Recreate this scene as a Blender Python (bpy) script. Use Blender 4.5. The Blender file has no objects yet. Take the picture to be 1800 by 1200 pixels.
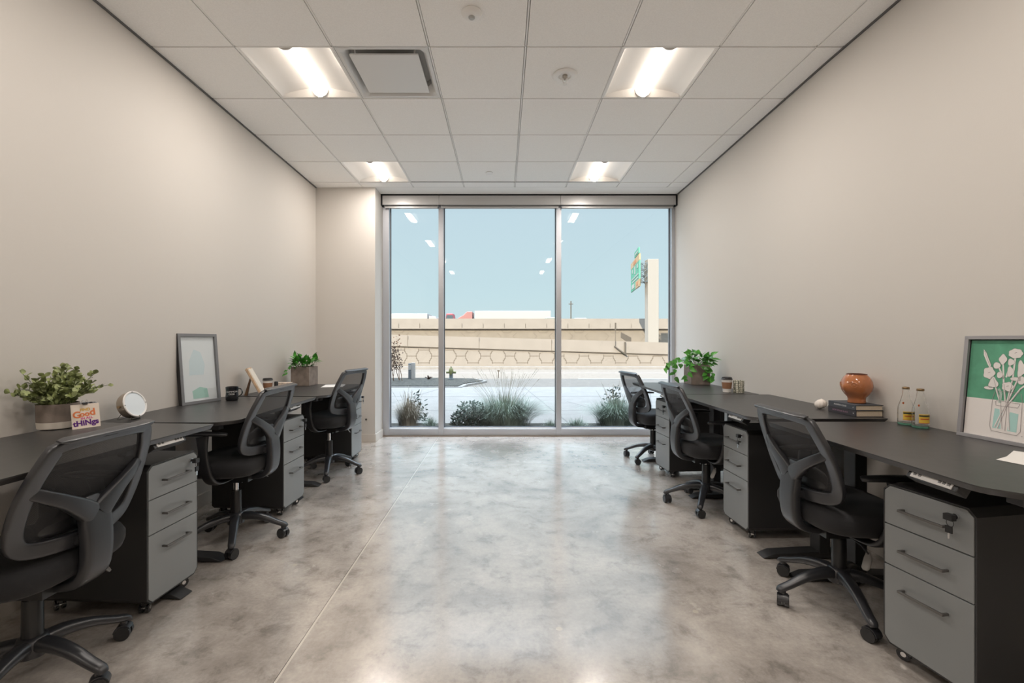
import bpy, bmesh, math, random
from mathutils import Vector, Matrix, noise
R = math.radians
PI = math.pi
sc = bpy.context.scene
COL = sc.collection

# ------------------------------------------------------------------ camera
F = 797.0
cam_d = bpy.data.cameras.new('camera'); cam = bpy.data.objects.new('camera', cam_d); COL.objects.link(cam)
cam.location = (0, 0, 1.215); cam.rotation_euler = (R(90), 0, 0)
cam_d.sensor_width = 36; cam_d.lens = F / 1800 * 36
cam_d.shift_x = 16 / 1800; cam_d.shift_y = -1.5 / 1800
cam_d.clip_start = 0.05; cam_d.clip_end = 500
sc.camera = cam
sc.view_settings.view_transform = 'Standard'; sc.view_settings.look = 'None'
sc.view_settings.gamma = 1; sc.view_settings.use_curve_mapping = False
sc.view_settings.exposure = 0.0
sc.cycles.max_bounces = 10; sc.cycles.diffuse_bounces = 5; sc.cycles.glossy_bounces = 4
sc.cycles.transparent_max_bounces = 16; sc.cycles.transmission_bounces = 8
sc.cycles.sample_clamp_indirect = 6.0
sc.cycles.caustics_reflective = False; sc.cycles.caustics_refractive = False

# ------------------------------------------------------------------ world
w = bpy.data.worlds.new('sky'); sc.world = w; w.use_nodes = True
nt = w.node_tree; nt.nodes.clear()
out = nt.nodes.new('ShaderNodeOutputWorld'); bg = nt.nodes.new('ShaderNodeBackground')
tc = nt.nodes.new('ShaderNodeTexCoord'); sep = nt.nodes.new('ShaderNodeSeparateXYZ'); ramp = nt.nodes.new('ShaderNodeValToRGB')
nt.links.new(tc.outputs['Generated'], sep.inputs[0]); nt.links.new(sep.outputs['Z'], ramp.inputs[0])
nt.links.new(ramp.outputs[0], bg.inputs[0]); nt.links.new(bg.outputs[0], out.inputs[0])
cr = ramp.color_ramp
cr.elements[0].position = 0.0; cr.elements[0].color = (0.64, 0.80, 0.83, 1)
cr.elements[1].position = 1.0; cr.elements[1].color = (7.0, 8.2, 9.6, 1)
for p, c in ((0.10, (0.60, 0.78, 0.84, 1)), (0.30, (0.57, 0.73, 0.82, 1)), (0.54, (0.62, 0.76, 0.85, 1)), (0.66, (7.0, 8.2, 9.6, 1))):
    e = cr.elements.new(p); e.color = c
bg.inputs[1].default_value = 1.0

# ------------------------------------------------------------------ sun (behind the building, lights the highway walls)
sd = bpy.data.lights.new('sun', 'SUN'); so = bpy.data.objects.new('sun', sd); COL.objects.link(so)
sd.energy = 12.5; sd.color = (1.0, 0.87, 0.70); sd.angle = R(0.6)
SUN_EL = 31; SUN_DIR = Vector((0.50, 1.0, 0)).normalized() * math.cos(R(SUN_EL)) + Vector((0, 0, -math.sin(R(SUN_EL))))
so.rotation_euler = SUN_DIR.to_track_quat('-Z', 'Y').to_euler()
so.location = (-4, -12, 20)

LENS_STRENGTH = 4.5       # the glowing lenses of the ceiling lights
LAMP_W = 14.6             # watts of each ceiling light's lamp
LAMP_COL = (1.0, 0.925, 0.86)

# ------------------------------------------------------------------ materials
def mat(name, col, rough=0.5, metal=0.0, spec=0.5, alpha=None, emit=None, estr=0, noise_amt=0, noise_scale=20, bump=0, bscale=200, coat=0, trans=0, ior=1.45, sheen=0, coat_rough=0.05):
    m = bpy.data.materials.new(name); m.use_nodes = True
    n = m.node_tree.nodes; l = m.node_tree.links; b = n['Principled BSDF']
    b.inputs['Base Color'].default_value = (*col, 1)
    b.inputs['Roughness'].default_value = rough; b.inputs['Metallic'].default_value = metal
    b.inputs['Specular IOR Level'].default_value = spec; b.inputs['IOR'].default_value = ior
    b.inputs['Coat Weight'].default_value = coat; b.inputs['Coat Roughness'].default_value = coat_rough
    b.inputs['Transmission Weight'].default_value = trans
    b.inputs['Sheen Weight'].default_value = sheen
    if emit: b.inputs['Emission Color'].default_value = (*emit, 1); b.inputs['Emission Strength'].default_value = estr
    t = n.new('ShaderNodeTexCoord')
    if noise_amt:
        nz = n.new('ShaderNodeTexNoise'); nz.inputs['Scale'].default_value = noise_scale; nz.inputs['Detail'].default_value = 5
        l.new(t.outputs['Object'], nz.inputs['Vector'])
        mx = n.new('ShaderNodeMix'); mx.data_type = 'RGBA'
        mx.inputs[6].default_value = (*[max(0, c * (1 - noise_amt)) for c in col], 1)
        mx.inputs[7].default_value = (*[min(1, c * (1 + noise_amt)) for c in col], 1)
        rr = n.new('ShaderNodeMapRange'); rr.inputs[1].default_value = 0.35; rr.inputs[2].default_value = 0.65
        l.new(nz.outputs[0], rr.inputs[0]); l.new(rr.outputs[0], mx.inputs[0]); l.new(mx.outputs[2], b.inputs['Base Color'])
    if bump:
        nb = n.new('ShaderNodeTexNoise'); nb.inputs['Scale'].default_value = bscale; nb.inputs['Detail'].default_value = 3
        l.new(t.outputs['Object'], nb.inputs['Vector'])
        bp = n.new('ShaderNodeBump'); bp.inputs['Strength'].default_value = bump; bp.inputs['Distance'].default_value = 0.002
        l.new(nb.outputs[0], bp.inputs['Height']); l.new(bp.outputs[0], b.inputs['Normal'])
    return m

wall_m = mat('wall_paint', (0.625, 0.592, 0.55), 0.62, bump=0.12, bscale=260)
stub_m = wall_m
base_m = mat('baseboard_paint', (0.62, 0.58, 0.53), 0.45)
tile_m = mat('ceiling_tile', (0.93, 0.92, 0.90), 0.9, noise_amt=0.03, noise_scale=160, bump=0.25, bscale=320)
grid_m = mat('grid_white', (0.86, 0.85, 0.83), 0.4)
white_metal = mat('white_metal', (0.84, 0.83, 0.81), 0.35)
pan_m = mat('troffer_pan', (0.88, 0.87, 0.85), 0.3)
lens_m = mat('lens', (0.9, 0.9, 0.9), 0.4, emit=(1.0, 0.86, 0.73), estr=LENS_STRENGTH)
dark_m = mat('dark_gap', (0.012, 0.012, 0.013), 0.7)
alu = mat('window_aluminium', (0.50, 0.51, 0.54), 0.32, metal=0.55)
alu_dark = mat('window_gasket', (0.10, 0.11, 0.12), 0.5)
fascia_m = mat('shade_fascia', (0.52, 0.51, 0.50), 0.35, metal=0.3)
plastic = mat('black_plastic', (0.018, 0.0185, 0.020), 0.34, spec=0.6, bump=0.1, bscale=900)
plastic_g = mat('grey_black_plastic', (0.026, 0.027, 0.031), 0.30, spec=0.8, bump=0.1, bscale=900)
fabric = mat('seat_fabric', (0.011, 0.011, 0.013), 0.8, sheen=0.08, bump=0.4, bscale=700)
chrome = mat('chrome', (0.75, 0.75, 0.76), 0.12, metal=1)
brushed = mat('handle_metal', (0.16, 0.155, 0.15), 0.4, metal=0.6)
paddle_m = mat('lever_paddle', (0.16, 0.15, 0.14), 0.4)
laminate = mat('desk_laminate', (0.038, 0.037, 0.037), 0.36, spec=0.7, noise_amt=0.12, noise_scale=30)
edge_m = mat('desk_edge', (0.022, 0.023, 0.025), 0.35)
cab_body = mat('cabinet_steel', (0.034, 0.034, 0.035), 0.45, spec=0.5, bump=0.15, bscale=600)
cab_front = mat('drawer_steel', (0.245, 0.26, 0.265), 0.34, spec=0.5, bump=0.15, bscale=700)
steel_leg = mat('leg_steel', (0.045, 0.046, 0.048), 0.4, metal=0.2)
panel_white = mat('control_face', (0.72, 0.70, 0.68), 0.3, coat=0.4)
leaf_euc = mat('eucalyptus_leaf', (0.27, 0.31, 0.13), 0.5, noise_amt=0.5, noise_scale=26)
leaf_poth = mat('pothos_leaf', (0.06, 0.25, 0.03), 0.32, noise_amt=0.5, noise_scale=14)
leaf_dark = mat('dark_leaf', (0.035, 0.09, 0.035), 0.35, noise_amt=0.3, noise_scale=20)
stem_m = mat('stem', (0.10, 0.13, 0.05), 0.6)
soil_m = mat('soil', (0.03, 0.022, 0.018), 0.95, bump=1, bscale=200)
concrete_pot = mat('concrete_pot', (0.25, 0.205, 0.175), 0.85, noise_amt=0.16, noise_scale=18, bump=0.3, bscale=150)
cream = mat('cream_glaze', (0.74, 0.68, 0.60), 0.4)
paper = mat('paper', (0.82, 0.80, 0.77), 0.8)
black_gloss = mat('black_ceramic', (0.010, 0.011, 0.014), 0.12, coat=0.5)
wood_l = mat('light_wood', (0.62, 0.44, 0.29), 0.55, noise_amt=0.2, noise_scale=30)
wood_d = mat('brown_wood', (0.12, 0.065, 0.035), 0.5, noise_amt=0.2, noise_scale=30)
sleeve_m = mat('cup_sleeve', (0.30, 0.155, 0.085), 0.7)
terracotta = mat('terracotta_glaze', (0.47, 0.17, 0.065), 0.14, coat=0.6, noise_amt=0.12, noise_scale=12)
terra_dark = mat('dark_rim_glaze', (0.16, 0.05, 0.022), 0.3)
book_blue = mat('book_cloth', (0.065, 0.072, 0.085), 0.6)
book_dark = mat('book_dark', (0.045, 0.042, 0.050), 0.6)
pages_m = mat('book_pages', (0.60, 0.50, 0.38), 0.8, noise_amt=0.1, noise_scale=300)
letter_w = mat('white_ink', (0.62, 0.62, 0.62), 0.6)
letter_p = mat('mauve_ink', (0.30, 0.17, 0.24), 0.6)
frame_black = mat('frame_black', (0.020, 0.020, 0.022), 0.35)
frame_grey = mat('frame_grey', (0.20, 0.205, 0.215), 0.35)
frame_silver = mat('frame_silver', (0.33, 0.32, 0.33), 0.4, metal=0.3)

def thin_glass(name, tint, refl=1.0):
    m = bpy.data.materials.new(name); m.use_nodes = True; n = m.node_tree.nodes; l = m.node_tree.links; n.clear()
    o = n.new('ShaderNodeOutputMaterial'); tr = n.new('ShaderNodeBsdfTransparent'); gl = n.new('ShaderNodeBsdfGlossy')
    fr = n.new('ShaderNodeMapRange'); lw = n.new('ShaderNodeLayerWeight'); lw.inputs[0].default_value = 0.5
    pw5 = n.new('ShaderNodeMath'); pw5.operation = 'POWER'; pw5.inputs[1].default_value = 5.0; l.new(lw.outputs['Facing'], pw5.inputs[0])
    fr.inputs[3].default_value = 0.07; fr.inputs[4].default_value = 1.0; l.new(pw5.outputs[0], fr.inputs[0]); mx = n.new('ShaderNodeMixShader'); mu = n.new('ShaderNodeMath'); mu.operation = 'MULTIPLY'
    tr.inputs[0].default_value = (*tint, 1); gl.inputs['Roughness'].default_value = 0.0
    mu.inputs[1].default_value = refl; mu.use_clamp = True
    l.new(fr.outputs[0], mu.inputs[0]); l.new(mu.outputs[0], mx.inputs[0]); l.new(tr.outputs[0], mx.inputs[1]); l.new(gl.outputs[0], mx.inputs[2]); l.new(mx.outputs[0], o.inputs[0])
    return m
pane_m = thin_glass('window_glass', (0.96, 0.98, 0.975), 0.45)
picture_glass = thin_glass('picture_glass', (0.98, 0.99, 0.99), 1.3)

def mesh_fabric():
    m = bpy.data.materials.new('mesh_fabric'); m.use_nodes = True; n = m.node_tree.nodes; l = m.node_tree.links
    b = n['Principled BSDF']; b.inputs['Base Color'].default_value = (0.022, 0.022, 0.024, 1); b.inputs['Roughness'].default_value = 0.7
    o = n['Material Output']; tr = n.new('ShaderNodeBsdfTransparent'); mx = n.new('ShaderNodeMixShader')
    t = n.new('ShaderNodeTexCoord'); wv = n.new('ShaderNodeTexWave'); wv.bands_direction = 'Z'; wv.inputs['Scale'].default_value = 110
    l.new(t.outputs['Object'], wv.inputs[0])
    mr = n.new('ShaderNodeMapRange'); mr.inputs[3].default_value = 0.55; mr.inputs[4].default_value = 0.92
    l.new(wv.outputs['Fac'], mr.inputs[0]); l.new(mr.outputs[0], mx.inputs[0])
    l.new(tr.outputs[0], mx.inputs[1]); l.new(b.outputs[0], mx.inputs[2]); l.new(mx.outputs[0], o.inputs[0])
    return m
mesh_m = mesh_fabric()

def floor_material():
    m = bpy.data.materials.new('polished_concrete'); m.use_nodes = True; n = m.node_tree.nodes; l = m.node_tree.links
    b = n['Principled BSDF']; t = n.new('ShaderNodeTexCoord')
    def nz(scale, detail=6, rough=0.55, dist=0.0):
        q = n.new('ShaderNodeTexNoise'); q.inputs['Scale'].default_value = scale; q.inputs['Detail'].default_value = detail
        q.inputs['Roughness'].default_value = rough; q.inputs['Distortion'].default_value = dist; l.new(t.outputs['Object'], q.inputs['Vector']); return q
    def rp(src, stops):
        q = n.new('ShaderNodeValToRGB'); l.new(src, q.inputs[0]); e = q.color_ramp.elements
        e[0].position = stops[0][0]; e[0].color = (*stops[0][1], 1); e[1].position = stops[-1][0]; e[1].color = (*stops[-1][1], 1)
        for p, c in stops[1:-1]: x = e.new(p); x.color = (*c, 1)
        return q
    def mixc(fac, a, bb, mode='MIX'):
        q = n.new('ShaderNodeMix'); q.data_type = 'RGBA'; q.blend_type = mode
        if isinstance(fac, float): q.inputs[0].default_value = fac
        else: l.new(fac, q.inputs[0])
        for i, s in ((6, a), (7, bb)):
            if isinstance(s, tuple): q.inputs[i].default_value = (*s, 1)
            else: l.new(s, q.inputs[i])
        return q.outputs[2]
    big = nz(1.1, 8, 0.62, 0.6); c1 = rp(big.outputs[0], [(0.26, (0.24, 0.212, 0.19)), (0.40, (0.41, 0.37, 0.335)), (0.55, (0.60, 0.55, 0.502)), (0.78, (0.71, 0.66, 0.61))])
    med = nz(7, 10, 0.7, 0.3); c2 = rp(med.outputs[0], [(0.32, (0.50, 0.49, 0.48)), (0.48, (0.95, 0.95, 0.95)), (0.7, (1.15, 1.15, 1.15))])
    col = mixc(0.85, c1.outputs[0], c2.outputs[0], 'MULTIPLY')
    fine = nz(60, 6, 0.7); c3 = rp(fine.outputs[0], [(0.3, (0.82, 0.82, 0.82)), (0.7, (1.1, 1.1, 1.1))])
    col = mixc(0.8, col, c3.outputs[0], 'MULTIPLY')
    # pale paint flecks
    vo = n.new('ShaderNodeTexVoronoi'); vo.inputs['Scale'].default_value = 3.4; l.new(nz(9, 2).outputs[1], vo.inputs['Vector'])
    vo2 = n.new('ShaderNodeTexVoronoi'); vo2.inputs['Scale'].default_value = 3.1; vo2.inputs['Randomness'].default_value = 1
    wob = n.new('ShaderNodeMix'); wob.data_type = 'VECTOR'; wob.inputs[0].default_value = 0.02
    l.new(t.outputs['Object'], wob.inputs[4]); l.new(nz(24, 3).outputs[1], wob.inputs[5]); l.new(wob.outputs[1], vo2.inputs['Vector'])
    lt = n.new('ShaderNodeMath'); lt.operation = 'LESS_THAN'; lt.inputs[1].default_value = 0.042; l.new(vo2.outputs['Distance'], lt.inputs[0])
    sepc = n.new('ShaderNodeSeparateColor'); l.new(vo2.outputs['Color'], sepc.inputs[0])
    gt = n.new('ShaderNodeMath'); gt.operation = 'GREATER_THAN'; gt.inputs[1].default_value = 0.42; l.new(sepc.outputs[0], gt.inputs[0])
    mm = n.new('ShaderNodeMath'); mm.operation = 'MULTIPLY'; l.new(lt.outputs[0], mm.inputs[0]); l.new(gt.outputs[0], mm.inputs[1])
    col = mixc(mm.outputs[0], col, (0.62, 0.56, 0.48))
    # saw cut joints
    sp = n.new('ShaderNodeSeparateXYZ'); l.new(t.outputs['Object'], sp.inputs[0])
    def line(axis, pos, wd):
        a = n.new('ShaderNodeMath'); a.operation = 'SUBTRACT'; a.inputs[1].default_value = pos; l.new(sp.outputs[axis], a.inputs[0])
        c = n.new('ShaderNodeMath'); c.operation = 'ABSOLUTE'; l.new(a.outputs[0], c.inputs[0])
        d = n.new('ShaderNodeMath'); d.operation = 'LESS_THAN'; d.inputs[1].default_value = wd; l.new(c.outputs[0], d.inputs[0]); return d.outputs[0]
    mxm = n.new('ShaderNodeMath'); mxm.operation = 'MAXIMUM'; l.new(line(0, -0.81, 0.0045), mxm.inputs[0]); l.new(line(1, 4.48, 0.004), mxm.inputs[1])
    col = mixc(mxm.outputs[0], col, (0.74, 0.69, 0.62))
    mxd = n.new('ShaderNodeMath'); mxd.operation = 'MAXIMUM'; l.new(line(0, -0.8162, 0.0012), mxd.inputs[0]); l.new(line(1, 4.489, 0.003), mxd.inputs[1])
    col = mixc(mxd.outputs[0], col, (0.07, 0.06, 0.05))
    l.new(col, b.inputs['Base Color'])
    rr = n.new('ShaderNodeMapRange'); rr.inputs[1].default_value = 0.3; rr.inputs[2].default_value = 0.7; rr.inputs[3].default_value = 0.15; rr.inputs[4].default_value = 0.30
    l.new(nz(3, 8, 0.65).outputs[0], rr.inputs[0]); l.new(rr.outputs[0], b.inputs['Roughness'])
    b.inputs['Specular IOR Level'].default_value = 0.5
    b.inputs['Coat Weight'].default_value = 1.0; b.inputs['Coat Roughness'].default_value = 0.16; b.inputs['Coat IOR'].default_value = 2.5
    return m
floor_m = floor_material()

# ------------------------------------------------------------------ mesh builder
class MB:
    def __init__(s): s.v = []; s.f = []
    def add(s, vs, fs):
        k = len(s.v); s.v += [tuple(v) for v in vs]; s.f += [tuple(i + k for i in f) for f in fs]; return s
    def box(s, x0, y0, z0, x1, y1, z1, M=None):
        vs = [Vector(p) for p in ((x0,y0,z0),(x1,y0,z0),(x1,y1,z0),(x0,y1,z0),(x0,y0,z1),(x1,y0,z1),(x1,y1,z1),(x0,y1,z1))]
        if M: vs = [M @ v for v in vs]
        return s.add(vs, [(0,3,2,1),(4,5,6,7),(0,1,5,4),(1,2,6,5),(2,3,7,6),(3,0,4,7)])
    def rings(s, rings, cap=True, closed=False):
        n = len(rings[0]); k = len(s.v); fs = []
        for r in rings: s.v += [tuple(p) for p in r]
        m = len(rings)
        for i in range(m if closed else m - 1):
            a = k + i * n; b = k + ((i + 1) % m) * n
            for j in range(n): fs.append((a + j, a + (j + 1) % n, b + (j + 1) % n, b + j))
        if cap and not closed: fs.append(tuple(k + j for j in reversed(range(n)))); fs.append(tuple(k + (m - 1) * n + j for j in range(n)))
        s.f += fs; return s
    def prism(s, poly, z0, z1, M=None, inset_bottom=0):
        c = Vector((sum(p[0] for p in poly) / len(poly), sum(p[1] for p in poly) / len(poly)))
        def ins(p, d): q = Vector(p) - c; return c + q * (1 - d / max(q.length, 1e-6))
        r0 = [Vector((*ins(p, inset_bottom), z0)) for p in poly]; r1 = [Vector((p[0], p[1], z1)) for p in poly]
        if M: r0 = [M @ v for v in r0]; r1 = [M @ v for v in r1]
        return s.rings([r0, r1])
    def cyl(s, p0, p1, r0, r1=None, n=16):
        return s.tube([p0, p1], [r0, r0 if r1 is None else r1], n)
    def tube(s, pts, rad, n=8, closed=False):
        pts = [Vector(p) for p in pts]; m = len(pts)
        if not hasattr(rad, '__len__'): rad = [rad] * m
        rings = []; prev = None
        for i in range(m):
            if closed: t = (pts[(i + 1) % m] - pts[i - 1]).normalized()
            else: t = (pts[min(i + 1, m - 1)] - pts[max(i - 1, 0)]).normalized()
            if prev is None: u = t.orthogonal().normalized()
            else:
                u = prev - t * prev.dot(t); u = u.normalized() if u.length > 1e-6 else t.orthogonal().normalized()
            prev = u; v = t.cross(u)
            rings.append([pts[i] + (u * math.cos(2 * PI * j / n) + v * math.sin(2 * PI * j / n)) * rad[i] for j in range(n)])
        return s.rings(rings, closed=closed)
    def sweep(s, pts, ws, hs, side, p=3.0, n=16, closed=False):
        """superellipse section; ws along the side vector, hs along the third axis"""
        pts = [Vector(q) for q in pts]; m = len(pts); rings = []
        if not hasattr(ws, '__len__'): ws = [ws] * m
        if not hasattr(hs, '__len__'): hs = [hs] * m
        for i in range(m):
            if closed: t = (pts[(i + 1) % m] - pts[i - 1]).normalized()
            else: t = (pts[min(i + 1, m - 1)] - pts[max(i - 1, 0)]).normalized()
            sv = Vector(side[i]) if isinstance(side, list) else Vector(side)
            u = (sv - t * sv.dot(t)).normalized(); v = t.cross(u)
            ring = []
            for j in range(n):
                a = 2 * PI * (j + 0.5) / n; c, d = math.cos(a), math.sin(a)
                ring.append(pts[i] + u * (ws[i] / 2 * math.copysign(abs(c) ** (2 / p), c)) + v * (hs[i] / 2 * math.copysign(abs(d) ** (2 / p), d)))
            rings.append(ring)
        return s.rings(rings, closed=closed)
    def lathe(s, prof, c=(0, 0, 0), n=28, cap=True):
        rings = [[Vector((c[0] + r * math.cos(2 * PI * j / n), c[1] + r * math.sin(2 * PI * j / n), c[2] + z)) for j in range(n)] for r, z in prof]
        return s.rings(rings, cap=cap)
    def grid(s, rows):
        k = len(s.v); n = len(rows[0])
        for r in rows: s.v += [tuple(p) for p in r]
        for i in range(len(rows) - 1):
            for j in range(n - 1): s.f.append((k + i * n + j, k + i * n + j + 1, k + (i + 1) * n + j + 1, k + (i + 1) * n + j))
        return s
    def mesh(s, name, m, M=None, ang=35, recalc=True):
        me = bpy.data.meshes.new(name)
        vs = s.v if M is None else [tuple(M @ Vector(v)) for v in s.v]
        me.from_pydata(vs, [], s.f); me.validate()
        if recalc:
            b = bmesh.new(); b.from_mesh(me); bmesh.ops.recalc_face_normals(b, faces=b.faces); b.to_mesh(me); b.free()
        me.materials.append(m); me.shade_smooth(); me.set_sharp_from_angle(angle=R(ang))
        return me
    def parts(s):
        par = list(range(len(s.v)))
        def fnd(a):
            while par[a] != a: par[a] = par[par[a]]; a = par[a]
            return a
        for f in s.f:
            for i in f[1:]: par[fnd(i)] = fnd(f[0])
        g = {}
        for f in s.f: g.setdefault(fnd(f[0]), []).append(f)
        res = []
        for fs in g.values():
            ids = sorted({i for f in fs for i in f}); mp = {a: k for k, a in enumerate(ids)}
            q = MB(); q.v = [s.v[i] for i in ids]; q.f = [tuple(mp[i] for i in f) for f in fs]; res.append(q)
        return res
    def loose(s, name, m, M=None, ang=35): return [q.mesh(name, m, M, ang) for q in s.parts()]
    def build_loose(s, name, m, parent=None, **kw): return [q.build(name, m, parent, **kw) for q in s.parts()]
    def build(s, name, m, parent=None, bevel=0, loc=None, rot=None, ang=35, seg=2, M=None, recalc=True, **kw):
        return place(name, s.mesh(name, m, M, ang, recalc), parent, loc, rot, bevel, seg, **kw)

def place(name, me, parent=None, loc=None, rot=None, bevel=0, seg=2, **kw):
    o = bpy.data.objects.new(name, me); COL.objects.link(o)
    if parent: o.parent = parent
    if loc: o.location = loc
    if rot: o.rotation_euler = rot
    if bevel:
        md = o.modifiers.new('bevel', 'BEVEL'); md.width = bevel; md.segments = seg; md.limit_method = 'ANGLE'; md.angle_limit = R(40)
        md.harden_normals = False
    for k, v in kw.items(): o[k] = v
    return o
def thing(name, label, cat, loc=(0, 0, 0), rz=0, group=None, rx=0):
    o = bpy.data.objects.new(name, None); COL.objects.link(o); o.empty_display_size = 0.05
    o.location = loc; o.rotation_euler = (rx, 0, rz); o['label'] = label; o['category'] = cat
    if group: o['group'] = group
    return o
def tag(o, label, cat, group=None):
    o['label'] = label; o['category'] = cat
    if group: o['group'] = group
    return o
def struct(o, label=None, cat=None):
    o['kind'] = 'structure'
    if label: o['label'] = label
    if cat: o['category'] = cat
    return o
def text(name, body, size, m, parent, loc, rot, ext=0.0004, ax='CENTER', sx=1.0, bold=0.0):
    cu = bpy.data.curves.new(name, 'FONT'); cu.body = body; cu.size = size; cu.extrude = ext; cu.align_x = ax; cu.align_y = 'CENTER'; cu.offset = bold
    t = bpy.data.objects.new('tmp', cu); COL.objects.link(t); dg = bpy.context.evaluated_depsgraph_get()
    me = bpy.data.meshes.new_from_object(t.evaluated_get(dg)); bpy.data.objects.remove(t); me.materials.clear(); me.materials.append(m)
    me.transform(Matrix.Scale(sx, 4, (1, 0, 0)))
    return place(name, me, parent, loc, rot)
def smooth_path(pts, sub=4, closed=False):
    pts = [Vector(p) for p in pts]; n = len(pts); outp = []
    rng = range(n) if closed else range(n - 1)
    for i in rng:
        if closed: p0, p1, p2, p3 = pts[i - 1], pts[i], pts[(i + 1) % n], pts[(i + 2) % n]
        else: p0, p1, p2, p3 = pts[max(i - 1, 0)], pts[i], pts[i + 1], pts[min(i + 2, n - 1)]
        for k in range(sub):
            t = k / sub
            outp.append(0.5 * ((2 * p1) + (-p0 + p2) * t + (2 * p0 - 5 * p1 + 4 * p2 - p3) * t * t + (-p0 + 3 * p1 - 3 * p2 + p3) * t ** 3))
    if not closed: outp.append(pts[-1])
    return outp
def lerpseq(vals, sub):
    o = []
    for i in range(len(vals) - 1):
        for k in range(sub): o.append(vals[i] + (vals[i + 1] - vals[i]) * k / sub)
    return o + [vals[-1]]

# ================================================================== ROOM
CEIL = 3.055; YB = 5.44; YW = 5.78; YBACK = -1.9
def xl(y): return -2.205 - max(0, y - 3) * 0.0164
def xr(y): return 2.14 + max(0, y - 3) * 0.0205
struct(MB().box(-2.6, YBACK - 0.2, -0.12, 2.5, 5.93, 0).build('floor', floor_m))
struct(MB().prism([(xl(0), YBACK), (xl(0), 3), (xl(YB), YB), (xl(YB), 5.93), (-2.5, 5.93), (-2.5, YBACK)], 0, 3.4).build('wall_left', wall_m))
struct(MB().prism([(xr(0), YBACK), (xr(0), 3), (xr(5.93), 5.93), (2.5, 5.93), (2.5, YBACK)], 0, 3.4).build('wall_right', wall_m))
struct(MB().box(xl(YB), YB, 0, -1.533, 5.93, 3.4).build('wall_back', wall_m))
struct(MB().box(-2.5, YBACK - 0.2, 0, 2.5, YBACK, 3.4).build('wall_front', wall_m))
# baseboards
struct(MB().box(xl(YB), YB - 0.012, 0, -1.521, YB, 0.095).box(-1.533, YB, 0, -1.521, 5.775, 0.095).build('baseboard_back', base_m, bevel=0.003))
struct(MB().prism([(xl(0), YBACK), (xl(0), 3), (xl(YB), YB - .012), (xl(YB) + .012, YB - .012), (xl(0) + .012, 3), (xl(0) + .012, YBACK)], 0, 0.095).build('baseboard_left', base_m))
struct(MB().prism([(xr(0), YBACK), (xr(0), 3), (xr(5.77), 5.77), (xr(5.77) - .012, 5.77), (xr(0) - .012, 3), (xr(0) - .012, YBACK)], 0, 0.095).build('baseboard_right', base_m))

# ceiling: tiles on a grid, fixture cells left open
GX0, GS, GY0 = 0.143, 0.6065, 2.834
lights = [(-3, 0), (1, 0), (-3, 3), (1, 3), (-3, -3), (1, -3), (-3, -6), (1, -6)]
vent_cell = (-2, 0)
open_cells = set(lights) | {vent_cell}
tb = MB(); gb = MB()
for i in range(-5, 5):
    for j in range(-9, 5):
        x0 = GX0 + i * GS; x1 = x0 + GS; y0 = GY0 + j * 0.6065; y1 = min(y0 + 0.6065, YB); y0c = max(y0, YBACK)
        if y1 <= y0c or (i, j) in open_cells: continue
        x0c, x1c = max(x0, -2.24), min(x1, 2.21)
        if x1c <= x0c + 0.01: continue
        tb.box(x0c + 0.0085, y0c + 0.0085, CEIL - 0.003, x1c - 0.0085, y1 - 0.0085, CEIL + 0.012)
ceil = struct(tb.build('ceiling', tile_m))
for i in range(-4, 5): gb.box(GX0 + i * GS - 0.005, YBACK, CEIL, GX0 + i * GS + 0.005, YB, CEIL + 0.03)
for j in range(-8, 5): gb.box(-2.25, GY0 + j * 0.6065 - 0.005, CEIL, 2.2, GY0 + j * 0.6065 + 0.005, CEIL + 0.03)
gb.box(-2.25, YB - 0.012, CEIL - 0.004, 2.2, YB + 0.004, CEIL + 0.03)
gb.build('ceiling_grid', grid_m, ceil)
struct(MB().box(-2.5, YB, CEIL, 2.3, 5.93, CEIL + 0.03).build('trim_1', tile_m))          # soffit over the window
struct(MB().box(-2.6, YBACK - 0.2, CEIL + 0.16, 2.6, 5.93, CEIL + 0.3).build('ceiling_slab', white_metal))
# shadow line where ceiling meets side walls, built as dark grey trim
struct(MB().prism([(xl(0), YBACK), (xl(0), 3), (xl(YB), YB), (xl(YB) + .012, YB), (xl(0) + .012, 3), (xl(0) + .012, YBACK)], CEIL - 0.012, CEIL + .02).build('trim_2', mat('reveal_shadow_grey', (0.13, 0.13, 0.13), 0.6)))
struct(MB().prism([(xr(0), YBACK), (xr(0), 3), (xr(5.7), 5.7), (xr(5.7) - .012, 5.7), (xr(0) - .012, 3), (xr(0) - .012, YBACK)], CEIL - 0.012, CEIL + .02).build('trim_3', bpy.data.materials['reveal_shadow_grey']))
# linear slot diffuser
slot = thing('slot_diffuser', 'long thin black linear air slot in the ceiling above the window', 'air vent', (0, 5.25, CEIL))
MB().box(-1.06, -0.016, -0.006, 1.345, 0.002, 0.004).build('slot', dark_m, slot)
MB().box(-1.065, 0.002, -0.008, 1.35, 0.008, 0.004).box(-1.065, -0.022, -0.006, 1.35, -0.016, 0.004).box(0.139, -0.02, -0.008, 0.145, 0.004, 0.004).build('trim', grid_m, slot)

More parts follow.
